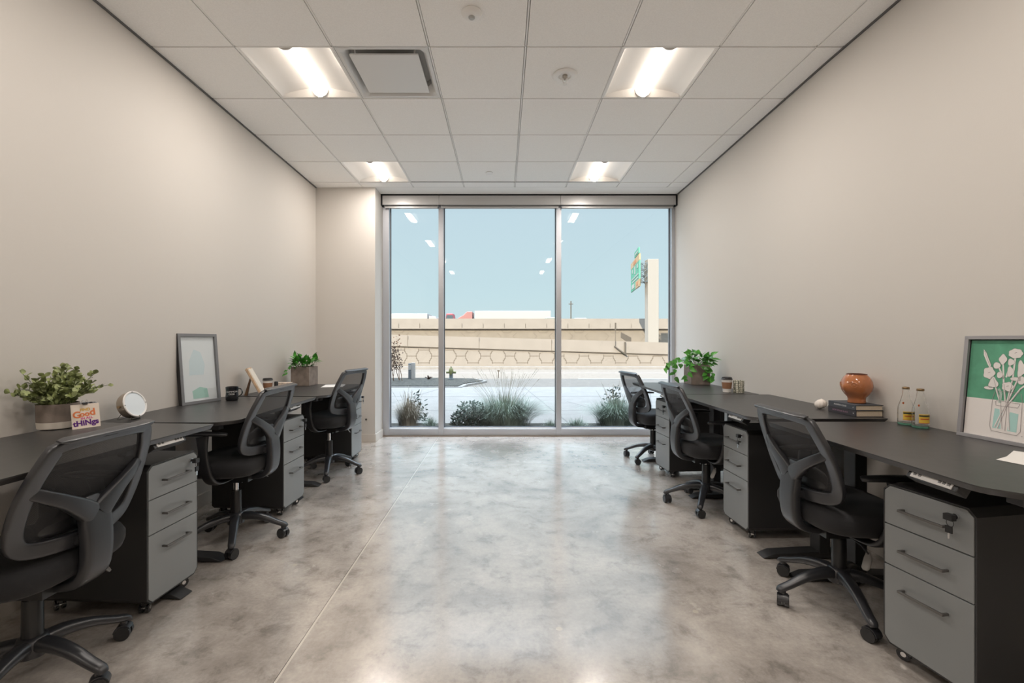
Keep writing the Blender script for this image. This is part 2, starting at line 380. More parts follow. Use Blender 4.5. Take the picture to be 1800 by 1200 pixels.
# ---- ceiling lights
def light_meshes():
    h = GS / 2 - 0.007; L = 0.6065 / 2 - 0.007
    pan = MB(); rows = []
    prof = [(-h, 0.0), (-h + 0.012, 0.0), (-h + 0.03, 0.016), (-0.2, 0.035), (-0.12, 0.052), (-0.06, 0.062), (0, 0.064), (0.06, 0.062), (0.12, 0.052), (0.2, 0.035), (h - 0.03, 0.016), (h - 0.012, 0.0), (h, 0.0)]
    for x, z in prof: rows.append([(x, -L, z), (x, L, z)])
    pan.grid(rows)
    e = MB()
    for sgn in (-1, 1):
        ring = [(x, sgn * L, z) for x, z in prof] ; ring2 = [(x, sgn * (L - 0.022), z) for x, z in prof]
        low = [(x, sgn * (L - 0.006), -0.001) for x, z in prof]
        k = len(e.v); n = len(prof)
        e.v += ring2 + low
        for i in range(n - 1): e.f.append((k + i, k + i + 1, k + n + i + 1, k + n + i))
    lens = MB(); r = 0.056; nseg = 14; yy = L - 0.02
    rings = [[(r * math.cos(PI + PI * a / nseg), y, 0.052 + 1.0 * r * math.sin(PI + PI * a / nseg)) for a in range(nseg + 1)] for y in (-yy, yy)]
    lens.rings(rings)
    caps = MB()
    for sgn in (-1, 1):
        rr = [[((r + 0.004) * math.cos(PI + PI * a / nseg), sgn * yy + dy, 0.052 + (r + 0.004) * math.sin(PI + PI * a / nseg)) for a in range(nseg + 1)] for dy in (-0.004, 0.004)]
        caps.rings(rr)
    fr = MB()
    for sx in (-1, 1):
        fr.box(sx * h - 0.005, -L, -0.003, sx * h + 0.005, L, 0.004)
        fr.box(-h, sx * L - 0.004, -0.002, h, sx * L + 0.004, 0.004)
    return [pan.mesh('pan', pan_m)], e.loose('end_plate', pan_m), [lens.mesh('lens', lens_m)], caps.loose('lens_cap', white_metal), fr.loose('frame_bar', white_metal)
LM = light_meshes()
LAMP = bpy.data.lights.new('lamp', 'AREA'); LAMP.shape = 'RECTANGLE'; LAMP.size = 0.09; LAMP.size_y = 0.55; LAMP.energy = LAMP_W; LAMP.color = LAMP_COL
Llab = {(-3, 0): 'square recessed ceiling light with glowing tube lens left of the air diffuser', (1, 0): 'square recessed ceiling light with glowing lens right of the sprinkler head',
        (-3, 3): 'smaller looking recessed ceiling light above the left end of the window', (1, 3): 'smaller looking recessed ceiling light above the right part of the window'}
for c in lights:
    near = 'recessed ceiling light outside the picture, %s, %s half of the room' % ('just ahead of the camera' if c[1] == -3 else 'behind the camera', 'left' if c[0] < 0 else 'right')
    t = thing('ceiling_light', Llab.get(c, near), 'ceiling light', (GX0 + (c[0] + .5) * GS, GY0 + (c[1] + .5) * 0.6065, CEIL), 0, 'recessed ceiling lights')
    for nm, mes in zip(('pan', 'end_plate', 'lens', 'lens_cap', 'frame_bar'), LM):
        for me in mes: place(nm, me, t)
    ld = LAMP; lo = bpy.data.objects.new('lamp', ld); COL.objects.link(lo); lo.parent = t; lo.location = (0, 0, -0.006)

# ---- plaque air diffuser
t = thing('air_diffuser', 'square white plaque air diffuser in the ceiling beside the left light', 'air vent', (GX0 + (vent_cell[0] + .5) * GS, GY0 + (vent_cell[1] + .5) * 0.6065, CEIL))
h = GS / 2 - 0.008
fm = MB(); n = 40
def sq_ring(s, z, rr, nn=10):
    pts = []
    for q in range(4):
        a0 = q * PI / 2; cx, cy = [(1, 1), (-1, 1), (-1, -1), (1, -1)][q]
        for k in range(nn): a = a0 + PI / 2 * k / (nn - 1); pts.append(Vector((cx * (s - rr) + rr * math.cos(a), cy * (s - rr) + rr * math.sin(a), z)))
    return pts
fm.rings([sq_ring(h, 0.0, 0.002), sq_ring(h - 0.022, -0.002, 0.03), sq_ring(h - 0.035, 0.012, 0.06), sq_ring(h - 0.05, 0.045, 0.09), sq_ring(h - 0.05, 0.085, 0.09)], cap=False)
fm.build('diffuser_frame', mat('diffuser_white', (0.70, 0.70, 0.69), 0.35), t)
MB().rings([sq_ring(h - 0.05, 0.084, 0.09), sq_ring(h - 0.05, 0.088, 0.09)]).build('throat', mat('throat_grey', (0.55, 0.54, 0.52), 0.6), t)
MB().rings([sq_ring(0.222, -0.004, 0.004), sq_ring(0.222, 0.006, 0.004), sq_ring(0.20, 0.012, 0.02)]).build('plaque', mat('plaque_grey', (0.74, 0.74, 0.73), 0.35), t)
sb = MB()
for sx in (-1, 1):
    for sy in (-1, 1): sb.cyl((sx * .19, sy * .19, 0.008), (sx * .2, sy * .2, 0.085), 0.006, n=8)
sb.build_loose('support_rod', white_metal, t)

# ---- ceiling devices
t = thing('sprinkler_head', 'pendent sprinkler head in white round escutcheon on the ceiling', 'sprinkler', (0.429, 3.137, CEIL - .003))
MB().lathe([(0.0, 0.001), (0.060, 0.001), (0.082, 0.0), (0.086, -0.004), (0.080, -0.009), (0.062, -0.014), (0.045, -0.012), (0.036, -0.004), (0.0, -0.003)], n=36).build('escutcheon', white_metal, t)
MB().lathe([(0.0, 0), (0.018, -0.003), (0.018, -0.018), (0.013, -0.024), (0.006, -0.028), (0.005, -0.036), (0, -0.036)]).build('body', mat('sprinkler_brass', (0.45, 0.42, 0.38), 0.35, metal=0.4), t)
f2 = MB()
f2.tube([(-0.012, 0, -0.02), (-0.014, 0, -0.04), (-0.007, 0, -0.058), (0, 0, -0.062), (0.007, 0, -0.058), (0.014, 0, -0.04), (0.012, 0, -0.02)], 0.0035)
f2.lathe([(0, -0.06), (0.016, -0.061), (0.016, -0.065), (0, -0.066)])
f2.build('deflector', white_metal, t)
t = thing('occupancy_sensor', 'small round white dome sensor on the ceiling nearest the camera', 'sensor', (-0.175, 2.54, CEIL - .003))
MB().lathe([(0, 0.001), (0.056, 0.0), (0.058, -0.005), (0.050, -0.016), (0.036, -0.024), (0.022, -0.026), (0, -0.026)], n=36).build('housing', white_metal, t)
MB().lathe([(0, -0.02), (0.018, -0.025), (0.018, -0.031), (0.012, -0.037), (0, -0.038)]).build('sensor_lens', mat('sensor_grey', (0.45, 0.45, 0.44), 0.3), t)
tag(MB().lathe([(0, 0.001), (0.040, 0.0), (0.041, -0.006), (0.036, -0.008), (0, -0.008)], n=32).build('cover_plate', white_metal, loc=(-0.15, 4.96, CEIL - .003)), 'small flat round cover plate on the ceiling close to the window', 'cover plate')

# ================================================================== WINDOW
win = bpy.data.objects.new('window_1', None); COL.objects.link(win); win['kind'] = 'structure'
yf, yb_, yg = YW, 5.91, 5.86
ztop, zbot = 2.93, 0.105
mull = [(-1.533, -1.452), (-0.822, -0.757), (0.680, 0.745), (2.152, 2.20)]
fr = MB()
for a, b_ in mull: fr.box(a, yf, 0, b_, yb_, 3.05)
fr.build_loose('window_mullion', alu, win, bevel=0.002)
MB().box(-1.533, yf + .004, 0, 2.2, yb_, 0.085).box(-1.533, yf + .004, ztop, 2.2, yb_, 3.05).build_loose('window_rail', alu, win, bevel=0.002)
gk = MB(); gl = MB()
spans = [(-1.452, -0.822), (-0.757, 0.680), (0.745, 2.152)]
for a, b_ in spans:
    gk.box(a, yg - .012, zbot - .002, a + 0.008, yg + .012, ztop).box(b_ - 0.008, yg - .012, zbot - .002, b_, yg + .012, ztop).box(a, yg - .012, zbot - .012, b_, yg + .012, zbot + .002).box(a, yg - .012, ztop - .006, b_, yg + .012, ztop)
    gl.box(a, 5.80, 0.083, b_, 5.87, zbot - .010)
gk.build_loose('window_gasket', alu_dark, win)
gl.build_loose('window_sill', mat('sill_light', (0.72, 0.73, 0.75), 0.4), win, bevel=0.001)
for a, b_ in spans:
    MB().add([(a + .004, yg, zbot), (b_ - .004, yg, zbot), (b_ - .004, yg, ztop - .004), (a + .004, yg, ztop - .004)], [(0, 1, 2, 3)]).build('window_pane', pane_m, win, recalc=False)
MB().box(-1.533, 5.74, 0, 2.2, 5.79, 0.006).build('window_sealant', mat('sealant_brown', (0.22, 0.17, 0.13), 0.8), win)
# roller shade cassettes
for (a, b_), lab in zip([(-1.515, -0.806), (-0.803, 0.724), (0.727, 2.175)], ('grey roller shade cassette over the narrow left window pane', 'grey roller shade cassette over the wide centre window pane', 'grey roller shade cassette over the right window pane beside the wall')):
    t = thing('roller_shade', lab, 'roller shade', ((a + b_) / 2, 5.70, 2.915), 0, 'roller shades above the window')
    hw = (b_ - a) / 2
    MB().box(-hw, 0, 0.008, hw, 0.008, 0.120).box(-hw, 0, 0.118, hw, 0.075, 0.124).build('fascia', fascia_m, t, bevel=0.0015)
    MB().cyl((-hw + .02, 0.045, 0.03), (hw - .02, 0.045, 0.03), 0.028).build('roller', mat('roller_cloth', (0.22, 0.22, 0.22), 0.8) if 'roller_cloth' not in bpy.data.materials else bpy.data.materials['roller_cloth'], t)
    MB().box(-hw + .02, 0.038, -0.022, hw - .02, 0.052, 0.0).build('hem_bar', fascia_m, t, bevel=0.002)
struct(MB().box(-1.533, 5.693, 3.042, 2.197, 5.78, CEIL).box(-1.533, 5.693, 2.915, -1.520, 5.78, CEIL).box(2.180, 5.693, 2.915, 2.194, 5.78, CEIL).build('trim_4', dark_m))

# ================================================================== DESKS
def rounded_poly(w, d, c=0.075, near=1):
    pts = []
    def arc(cx, cy, a0, a1, r, k=4):
        for i in range(k + 1): a = R(a0 + (a1 - a0) * i / k); pts.append((cx + r * math.cos(a), cy + r * math.sin(a)))
    hw = w / 2; r = 0.05
    # front-left chamfer (front is -y), eased
    pts += [(-hw, c + .03), (-hw + .004, c + .012), (-hw + .016, c - .008), (-hw + c - .012, .018), (-hw + c + .008, .005), (-hw + c + .03, 0)]
    pts += [(hw - c - .03, 0), (hw - c - .008, .005), (hw - c + .012, .018), (hw - .016, c - .008), (hw - .004, c + .012), (hw, c + .03)]
    pts = [q for q in pts if q[0] * near > 0]
    pts = ([(-hw, .004), (-hw + .004, 0)] + pts) if near > 0 else (pts + [(hw - .004, 0), (hw, .004)])
    pts += [(hw, d - .01), (hw - .01, d), (-hw + .01, d), (-hw, d - .01)]
    return pts
def make_desk(label, front_x, yc, length, depth, z, side, rz=0, feet=(0.08, 0.08), ctrl=-0.25):
    """side -1: against left wall, +1: right wall.  local: front edge at y=0, depth towards +y"""
    t = thing('standing_desk', label, 'desk', (front_x, yc, 0), (R(90) if side < 0 else R(-90)) + rz, 'standing desks')
    poly = rounded_poly(length, depth, near=side)
    MB().prism(poly, z - 0.022, z - 0.004, inset_bottom=0.016).prism(poly, z - 0.004, z).build('desktop', laminate, t, ang=25)
    for k, sx in enumerate((-1, 1)):
        x = sx * (length / 2 - feet[k])
        y = depth * 0.56
        lg = MB().box(x - .032, y - .022, .36, x + .032, y + .022, z - .06).box(x - .040, y - .030, .03, x + .040, y + .030, .66).build('leg', steel_leg, t, bevel=0.004)
        ft = MB()
        prof = [(0.075, 0.004), (0.135, 0.028), (depth * .5, 0.040), (depth - .10, 0.028), (depth - .055, 0.004)]
        ring = []
        ft.rings([[Vector((x - .038, a, b_)) for a, b_ in prof], [Vector((x + .038, a, b_)) for a, b_ in prof]])
        ft.build('foot', steel_leg, lg, bevel=0.003)
        MB().box(x - .022, .10, z - .052, x + .022, depth - .06, z - .022).build('support_bar', steel_leg, t, bevel=0.002)
    MB().box(-length / 2 + .1, depth * .56 - .03, z - .062, length / 2 - .1, depth * .56 + .03, z - .022).build('crossbar', steel_leg, t, bevel=0.003)
    M = Matrix.Translation((ctrl, 0.028, z - 0.034)) @ Matrix.Rotation(R(-32), 4, 'X')
    c = MB().box(-.088, -.010, -.018, .088, .030, .020, M).build('control_panel', plastic, t, bevel=0.003)
    fc = MB().box(-.072, -.0125, -.014, .072, -.010, .014, M).build('control_face', panel_white, c, label='pale face of the height controller')
    bt = MB()
    for bx in (-.058, -.040, .030, .044, .060): bt.box(bx - .0045, -.014, -.006, bx + .0045, -.0123, .007, M)
    bt.build_loose('button', brushed, c)
    return t
D_R1 = make_desk('black standing desk on the right nearest the camera, carrying two glass bottles', 1.40, 1.825, 1.15, 0.72, 0.786, 1, ctrl=.325)
D_R2 = make_desk('black standing desk, middle of the right row, carrying two stacked books', 1.375, 3.04, 1.12, 0.74, 0.788, 1, ctrl=.325)
D_R3 = make_desk('black standing desk on the right nearest the window, carrying the trailing plant', 1.33, 4.15, 1.02, 0.73, 0.785, 1, ctrl=.36)
D_L1 = make_desk('black standing desk on the left nearest the camera, carrying the eucalyptus plant', -1.462, 1.675, 1.12, 0.675, 0.805, -1, R(-4), ctrl=.31)
D_L2 = make_desk('black standing desk, middle of the left row, carrying mug and framed print', -1.465, 3.0, 1.12, 0.735, 0.775, -1, ctrl=.23)
D_L3 = make_desk('black standing desk on the left nearest the window, carrying the square planter', -1.454, 4.235, 1.03, 0.735, 0.760, -1, ctrl=.25)

# ================================================================== FILE CABINETS
def cab_outline(w, z0, z1, c): return [(-w/2 + c, z0), (w/2 - c, z0), (w/2, z0 + c), (w/2, z1 - c), (w/2 - c, z1), (-w/2 + c, z1), (-w/2, z1 - c), (-w/2, z0 + c)]
CW, CZ0, CZ1, CD = 0.305, 0.052, 0.665, 0.50
def ext_y(mb, outline, y0, y1): return mb.rings([[Vector((x, y0, z)) for x, z in outline], [Vector((x, y1, z)) for x, z in outline]])
def cab_meshes():
    d = {}
    body = MB(); ext_y(body, cab_outline(CW, CZ0, CZ1, 0.024), 0.006, CD)
    # rim round the drawers
    o1 = cab_outline(CW, CZ0, CZ1, 0.024); o2 = cab_outline(CW - .010, CZ0 + .005, CZ1 - .005, 0.021)
    k = len(body.v); body.v += [(x, 0, z) for x, z in o1] + [(x, 0, z) for x, z in o2] + [(x, 0.006, z) for x, z in o1] + [(x, 0.006, z) for x, z in o2]
    for i in range(8):
        j = (i + 1) % 8
        body.f += [(k + i, k + j, k + 8 + j, k + 8 + i), (k + i, k + 16 + i, k + 16 + j, k + j), (k + 8 + i, k + 8 + j, k + 24 + j, k + 24 + i)]
    d['body'] = body.mesh('body', cab_body)
    iw = CW - .014; z0, z1 = CZ0 + .007, CZ1 - .007; c = 0.020
    a, b_ = 0.356, 0.511
    def front(poly, nm): m = MB(); ext_y(m, poly, -0.003, 0.012); return m.mesh(nm, cab_front)
    d['d1'] = front([(-iw/2, b_ + .002), (iw/2, b_ + .002), (iw/2, z1 - c), (iw/2 - c, z1), (-iw/2 + c, z1), (-iw/2, z1 - c)], 'drawer')
    d['d2'] = front([(-iw/2, a + .002), (iw/2, a + .002), (iw/2, b_ - .002), (-iw/2, b_ - .002)], 'drawer')
    d['d3'] = front([(-iw/2 + c, z0), (iw/2 - c, z0), (iw/2, z0 + c), (iw/2, a - .002), (-iw/2, a - .002), (-iw/2, z0 + c)], 'drawer')
    hd = MB().box(-.076, -.030, -.0045, .076, -.022, .0045).box(-.076, -.024, -.0045, -.068, -.002, .0045).box(.068, -.024, -.0045, .076, -.002, .0045)
    d['handle'] = hd.mesh('handle', brushed)
    lk = MB(); lk.v = []
    lk.rings([[Vector((0.0095 * math.cos(2*PI*j/16), y, 0.0095 * math.sin(2*PI*j/16))) for j in range(16)] for y in (0, -0.010)])
    d['lock'] = lk.mesh('lock', chrome)
    ky = MB().box(-.0015, -.022, -.003, .0015, -.010, .003).box(-.013, -.040, -.010, .013, -.020, .010)
    ky.tube([(0.004 + .011 * math.cos(a_), -.034, -.018 + .012 * math.sin(a_)) for a_ in [2*PI*i/14 for i in range(14)]], 0.001, 6, closed=True)
    d['key'] = ky.mesh('key', plastic)
    k2 = MB().box(-.009, -.037, -.052, .011, -.032, -.029)
    d['key2'] = k2.mesh('spare_key', plastic)
    d['blade'] = MB().box(-.002, -.0355, -.072, .004, -.0335, -.052).mesh('key_blade', chrome)
    cs = MB().box(-.013, -.016, .030, .013, .016, .052)
    cs.cyl((-.018, 0, .024), (-.007, 0, .024), .022, n=20).cyl((.007, 0, .024), (.018, 0, .024), .022, n=20).cyl((-.01, 0, .024), (.01, 0, .024), .008)
    d['caster'] = cs.mesh('caster', black_gloss)
    d['rim'] = MB().cyl((-.0195, 0, .024), (.0195, 0, .024), .009, n=14).mesh('hub_cap', chrome)
    return d
CM = cab_meshes()
def make_cabinet(label, x, y, rot):
    t = thing('file_cabinet', label, 'file cabinet', (x, y, 0), R(rot), 'rolling file cabinets')
    place('body', CM['body'], t)
    for k, hz in (('d1', .583), ('d2', .432), ('d3', .283)):
        dr = place('drawer', CM[k], t, bevel=0.0012); place('handle', CM['handle'], dr, (0, -.003, hz), bevel=0.0012)
    lk = place('lock', CM['lock'], t, (0.098, -.003, .626)); place('key', CM['key'], lk); place('spare_key', CM['key2'], lk); place('key_blade', CM['blade'], lk)
    for sx, yy, a in ((-1, .045, 20), (1, .045, -25), (-1, CD - .05, 60), (1, CD - .05, 10)):
        c = place('caster', CM['caster'], t, (sx * (CW/2 - .045), yy, 0), (0, 0, R(90 + a))); place('hub_cap', CM['rim'], c)
    return t
make_cabinet('grey three-drawer file cabinet under the nearest right desk, keys in its lock', 1.509, 1.617, -80.6)
make_cabinet('grey three-drawer rolling cabinet under the middle desk of the right row', 1.490, 2.905, -89)
make_cabinet('slim three-drawer cabinet under the right desk nearest the window', 1.460, 4.147, -86)
make_cabinet('grey three-drawer cabinet behind the nearest left chair, keys hanging from it', -1.548, 2.133, 87)
make_cabinet('grey three-drawer rolling cabinet under the middle desk of the left row', -1.505, 3.266, 88)
make_cabinet('three-drawer cabinet under the left desk nearest the window, beside the end wall', -1.500, 4.645, 89)

# ================================================================== CHAIRS
def chair_meshes():
    d = {}
    half = [(0, -.268, .878), (.08, -.267, .877), (.150, -.262, .873), (.178, -.255, .862), (.197, -.240, .820), (.212, -.218, .765), (.221, -.193, .700), (.221, -.172, .635), (.212, -.158, .585), (.192, -.155, .552), (.150, -.163, .535), (.08, -.178, .525), (0, -.186, .518)]
    right = smooth_path(half, 3)
    left = [Vector((-p.x, p.y, p.z)) for p in reversed(right)][1:-1]
    loop = right + left; n = len(loop)
    ws = []; hs = []; sides = []
    cen = Vector((0, -.21, .70))
    for p in loop:
        top = max(0, min(1, (p.z - .80) / .07))
        ws.append(0.052 - 0.016 * (1 if p.z > .868 else 0)); hs.append(0.024)
        sides.append((p - cen))
    # widen sides, thin top
    fr = MB().sweep(loop, ws, hs, sides, p=6, n=20, closed=True)
    # swept-back lip on top bar
    lip = [Vector((x, -.268 - .012 - .006 * (1 - (x / .18) ** 2), .892)) for x in [(-.19 + .38 * i / 16) for i in range(17)]]
    fr.sweep(lip, [0.006] + [0.013] * 15 + [0.006], [0.020] + [0.036] * 15 + [0.020], (0, -0.35, 1), p=4, n=14)
    d['frame'] = fr.mesh('back_frame', plastic_g, ang=50)
    # mesh surface
    rows = []; m = len(right)
    for p in right:
        row = []
        for k in range(13):
            u = -1 + 2 * k / 12; w_ = p.x
            row.append(Vector((u * w_, p.y + (0.0 if w_ < .01 else -.020 * (1 - u * u)) + .004, p.z)))
        rows.append(row)
    d['mesh'] = MB().grid(rows[2:-2]).mesh('back_mesh', mesh_m, ang=80)
    # spine (trunk + arms)
    tr = smooth_path([(0, -.205, .660), (0, -.220, .60), (0, -.228, .52), (0, -.227, .45), (0, -.215, .395), (0, -.178, .362), (0, -.10, .350), (0, 0, .350)], 3)
    tw = lerpseq([.050, .112, .108, .104, .100, .096, .090, .086], 3); th = lerpseq([.018, .034, .040, .042, .042, .034, .028, .026], 3)
    sp = MB().sweep(tr, tw, th, (1, 0, 0), p=6, n=20)
    for s_ in (-1, 1):
        ar = smooth_path([(s_ * .014, -.222, .600), (s_ * .050, -.224, .632), (s_ * .105, -.224, .672), (s_ * .160, -.219, .706), (s_ * .206, -.206, .735)], 3)
        sp.sweep(ar, lerpseq([.080, .066, .048, .042, .038], 3), lerpseq([.034, .032, .028, .026, .024], 3), [(0, 0, 1)] * len(ar), p=5, n=18)
    sp.sweep([(0, -.222, .520), (0, -.188, .518)], [.095, .095], [.044, .036], (1, 0, 0), p=5, n=16)
    d['spine'] = sp.mesh('back_spine', plastic_g, ang=50)
    # lumbar pad
    lb = MB(); rings = []
    for i in range(9):
        a = -PI/2 + PI * i / 8; ring = []
        for j in range(24):
            b_ = 2 * PI * j / 24; c, s_ = math.cos(b_), math.sin(b_)
            q = .2 + .8 * 1
            ring.append(Vector((.150 * math.copysign(abs(c) ** .7, c) * max(.02, math.cos(a)) ** .6, -.160 + .016 * math.sin(a), .600 + .055 * math.copysign(abs(s_) ** .7, s_) * max(.02, math.cos(a)) ** .6)))
        rings.append(ring)
    lb.rings(rings); d['lumbar'] = lb.mesh('lumbar_pad', plastic, ang=60)
    # seat cushion
    def sring(sx, sy, z, yo=0, p=3.2, nn=40, waterfall=0):
        r_ = []; yo = yo + .040; p = 4.0
        for j in range(nn):
            a = 2 * PI * j / nn; c, s_ = math.cos(a), math.sin(a)
            x = sx * math.copysign(abs(c) ** (2 / p), c); y = sy * math.copysign(abs(s_) ** (2 / p), s_) + yo
            dz = -waterfall * max(0, (y - .10) / .14) ** 2 + .010 * (x / .24) ** 2
            r_.append(Vector((x, y, z + dz)))
        return r_
    st = MB().rings([sring(.150, .15, .378), sring(.215, .205, .385), sring(.238, .228, .400), sring(.246, .236, .425, waterfall=.004), sring(.246, .236, .452, waterfall=.014), sring(.236, .226, .474, waterfall=.02), sring(.205, .20, .486, waterfall=.02), sring(.13, .13, .488, waterfall=0), sring(.05, .05, .486)])
    d['seat'] = st.mesh('seat', fabric, ang=70)
    mech = MB().box(-.085, -.12, .335, .085, .12, .382).box(-.045, -.06, .318, .045, .045, .34)
    d['mech'] = mech.mesh('seat_mechanism', plastic)
    d['lift'] = MB().cyl((0, 0, .15), (0, 0, .335), .0145, n=20).mesh('gas_lift', chrome)
    d['cover'] = MB().lathe([(0, .135), (.031, .137), (.030, .20), (.029, .298), (.027, .303), (.018, .303)], n=28).mesh('column_cover', plastic, ang=50)
    # levers
    lv = MB().tube([(.06, -.02, .352), (.17, -.03, .345), (.215, -.035, .325)], .005, 8)
    d['lever'] = lv.mesh('lever', plastic)
    d['paddle'] = MB().sweep([(.205, -.03, .333), (.222, -.045, .312), (.235, -.065, .280), (.238, -.07, .272)], [.014, .030, .030, .016], [.007, .009, .008, .006], (1, .5, 0), p=2.6, n=12).mesh('lever_paddle', paddle_m)
    # armrests
    for s_, nm in ((-1, 'arm_l'), (1, 'arm_r')):
        pth = smooth_path([(s_ * .10, -.015, .362), (s_ * .18, -.015, .364), (s_ * .240, -.012, .378), (s_ * .276, -.006, .420), (s_ * .288, .004, .49), (s_ * .283, .016, .57), (s_ * .272, .026, .643)], 3)
        am = MB().sweep(pth, lerpseq([.060, .060, .062, .060, .052, .050, .070], 3), lerpseq([.014, .016, .022, .026, .024, .022, .024], 3), [(0, 1, 0)] * len(pth), p=3, n=14)
        d[nm] = am.mesh('armrest_support', plastic, ang=60)
        pd = smooth_path([(s_ * .262, -.105, .654), (s_ * .266, -.09, .656), (s_ * .27, 0, .658), (s_ * .268, .09, .657), (s_ * .262, .135, .654), (s_ * .260, .15, .651)], 3)
        d[nm + '_pad'] = MB().sweep(pd, lerpseq([.022, .052, .062, .062, .048, .018], 3), lerpseq([.012, .020, .022, .022, .018, .010], 3), [(1, 0, 0)] * len(pd), p=2.8, n=14).mesh('armrest_pad', plastic, ang=60)
    # five star base
    bs = MB().lathe([(0, .100), (.034, .098), (.046, .105), (.050, .150), (.040, .168), (.030, .172), (0, .172)], n=30)
    RB = .272
    for k in range(5):
        a = 2 * PI * k / 5; u = Vector((math.cos(a), math.sin(a), 0)); sv = Vector((-u.y, u.x, 0))
        pth = smooth_path([u * .02 + Vector((0, 0, .142)), u * .08 + Vector((0, 0, .144)), u * .16 + Vector((0, 0, .128)), u * .235 + Vector((0, 0, .096)), u * (RB + .010) + Vector((0, 0, .078)), u * (RB + .022) + Vector((0, 0, .066))], 3)
        bs.sweep(pth, lerpseq([.056, .054, .046, .040, .038, .026], 3), lerpseq([.046, .044, .034, .028, .026, .014], 3), [sv] * len(pth), p=2.7, n=14)
        bs.cyl(u * RB + Vector((0, 0, .052)), u * RB + Vector((0, 0, .08)), .012, n=14)
    d['base'] = bs.mesh('base', plastic_g, ang=50)
    cs = MB()
    hood = [[Vector((x, .0 + .031 * math.cos(a), .028 + .031 * math.sin(a))) for a in [PI * (.02 + .80 * i / 10) for i in range(11)]] + [Vector((x, .024 * math.cos(a), .028 + .024 * math.sin(a))) for a in [PI * (.82 - .80 * i / 10) for i in range(11)]] for x in (-.020, .020)]
    cs.rings(hood); cs.box(-.004, -.02, .012, .004, .02, .052); cs.cyl((0, .0, .045), (0, .0, .060), .011, n=14)
    d['caster'] = cs.mesh('caster', plastic_g, ang=50)
    wh = MB()
    for sx in (-1, 1): wh.cyl((sx * .006, 0, .027), (sx * .024, 0, .027), .027, n=24)
    d['wheel'] = wh.mesh('wheel', plastic, ang=50)
    return d
HM = chair_meshes()
def make_chair(label, x, y, rot, lift, phase, seed):
    rnd = random.Random(seed)
    t = thing('office_chair', label, 'office chair', (x, y, 0), R(rot), 'mesh-back office chairs')
    ph = R(phase - rot)
    place('base', HM['base'], t, rot=(0, 0, ph))
    for k in range(5):
        a = ph + 2 * PI * k / 5
        c = place('caster', HM['caster'], t, (.272 * math.cos(a), .272 * math.sin(a), 0), (0, 0, a + rnd.uniform(-1.2, 1.2)))
        place('wheel', HM['wheel'], c)
    place('column_cover', HM['cover'], t)
    place('gas_lift', HM['lift'], t, (0, 0, lift), label='chrome gas lift tube')
    L = (0, 0, lift)
    for nm, k in (('seat', 'seat'), ('seat_mechanism', 'mech'), ('back_frame', 'frame'), ('back_mesh', 'mesh'), ('back_spine', 'spine'), ('lumbar_pad', 'lumbar')): place(nm, HM[k], t, L)
    lv = place('lever', HM['lever'], t, L); place('lever_paddle', HM['paddle'], lv)
    for k in ('arm_l', 'arm_r'):
        a = place('armrest', HM[k], t, L); place('armrest_pad', HM[k + '_pad'], a)
    return t
make_chair('black mesh-back office chair at the left nearest the camera, cut off by the frame', -1.67, 1.61, 90, 0.005, -8, 1)
make_chair('black mesh-back office chair at the middle desk of the left row', -1.63, 2.77, 90, 0.042, 8, 2)
make_chair('black mesh-back office chair at the left desk nearest the window', -1.59, 4.15, 78, 0.06, -2, 3)
make_chair('black mesh-back office chair at the nearest right desk, beside the big cabinet', 1.557, 2.10, -90, 0.0, 184, 4)
make_chair('black mesh-back office chair at the middle desk of the right row', 1.50, 3.345, -90, 0.0, 166, 5)
make_chair('black mesh-back office chair at the right desk nearest the window', 1.53, 4.62, -80, 0.0, 148, 6)

# ================================================================== THINGS ON THE DESKS
rnd = random.Random(7)
def leaf(mb, base, d, nrm, L, W, kind='oval', bend=0.15):
    d = Vector(d).normalized(); nrm = Vector(nrm); nrm = (nrm - d * nrm.dot(d)); nrm = nrm.normalized() if nrm.length > 1e-4 else d.orthogonal().normalized()
    s = d.cross(nrm); rows = []
    prof = {'oval': [(0, .05), (.2, .62), (.45, 1), (.7, .85), (.9, .45), (1, .03)], 'heart': [(0, .35), (.08, .85), (.28, 1), (.55, .78), (.8, .38), (1, .02)], 'blade': [(0, .5), (.2, .9), (.45, 1), (.7, .7), (.9, .3), (1, .02)]}[kind]
    b = Vector(base)
    for t_, w_ in prof:
        c = b + d * (L * t_) - nrm * (bend * L * t_ * t_)
        rows.append([c - s * (W / 2 * w_) + nrm * (.12 * W * w_), c, c + s * (W / 2 * w_) + nrm * (.12 * W * w_)])
    mb.grid(rows)
def rand_unit(zmin=-1, zmax=1):
    z = rnd.uniform(zmin, zmax); a = rnd.uniform(0, 2 * PI); r = math.sqrt(max(0, 1 - z * z)); return Vector((r * math.cos(a), r * math.sin(a), z))

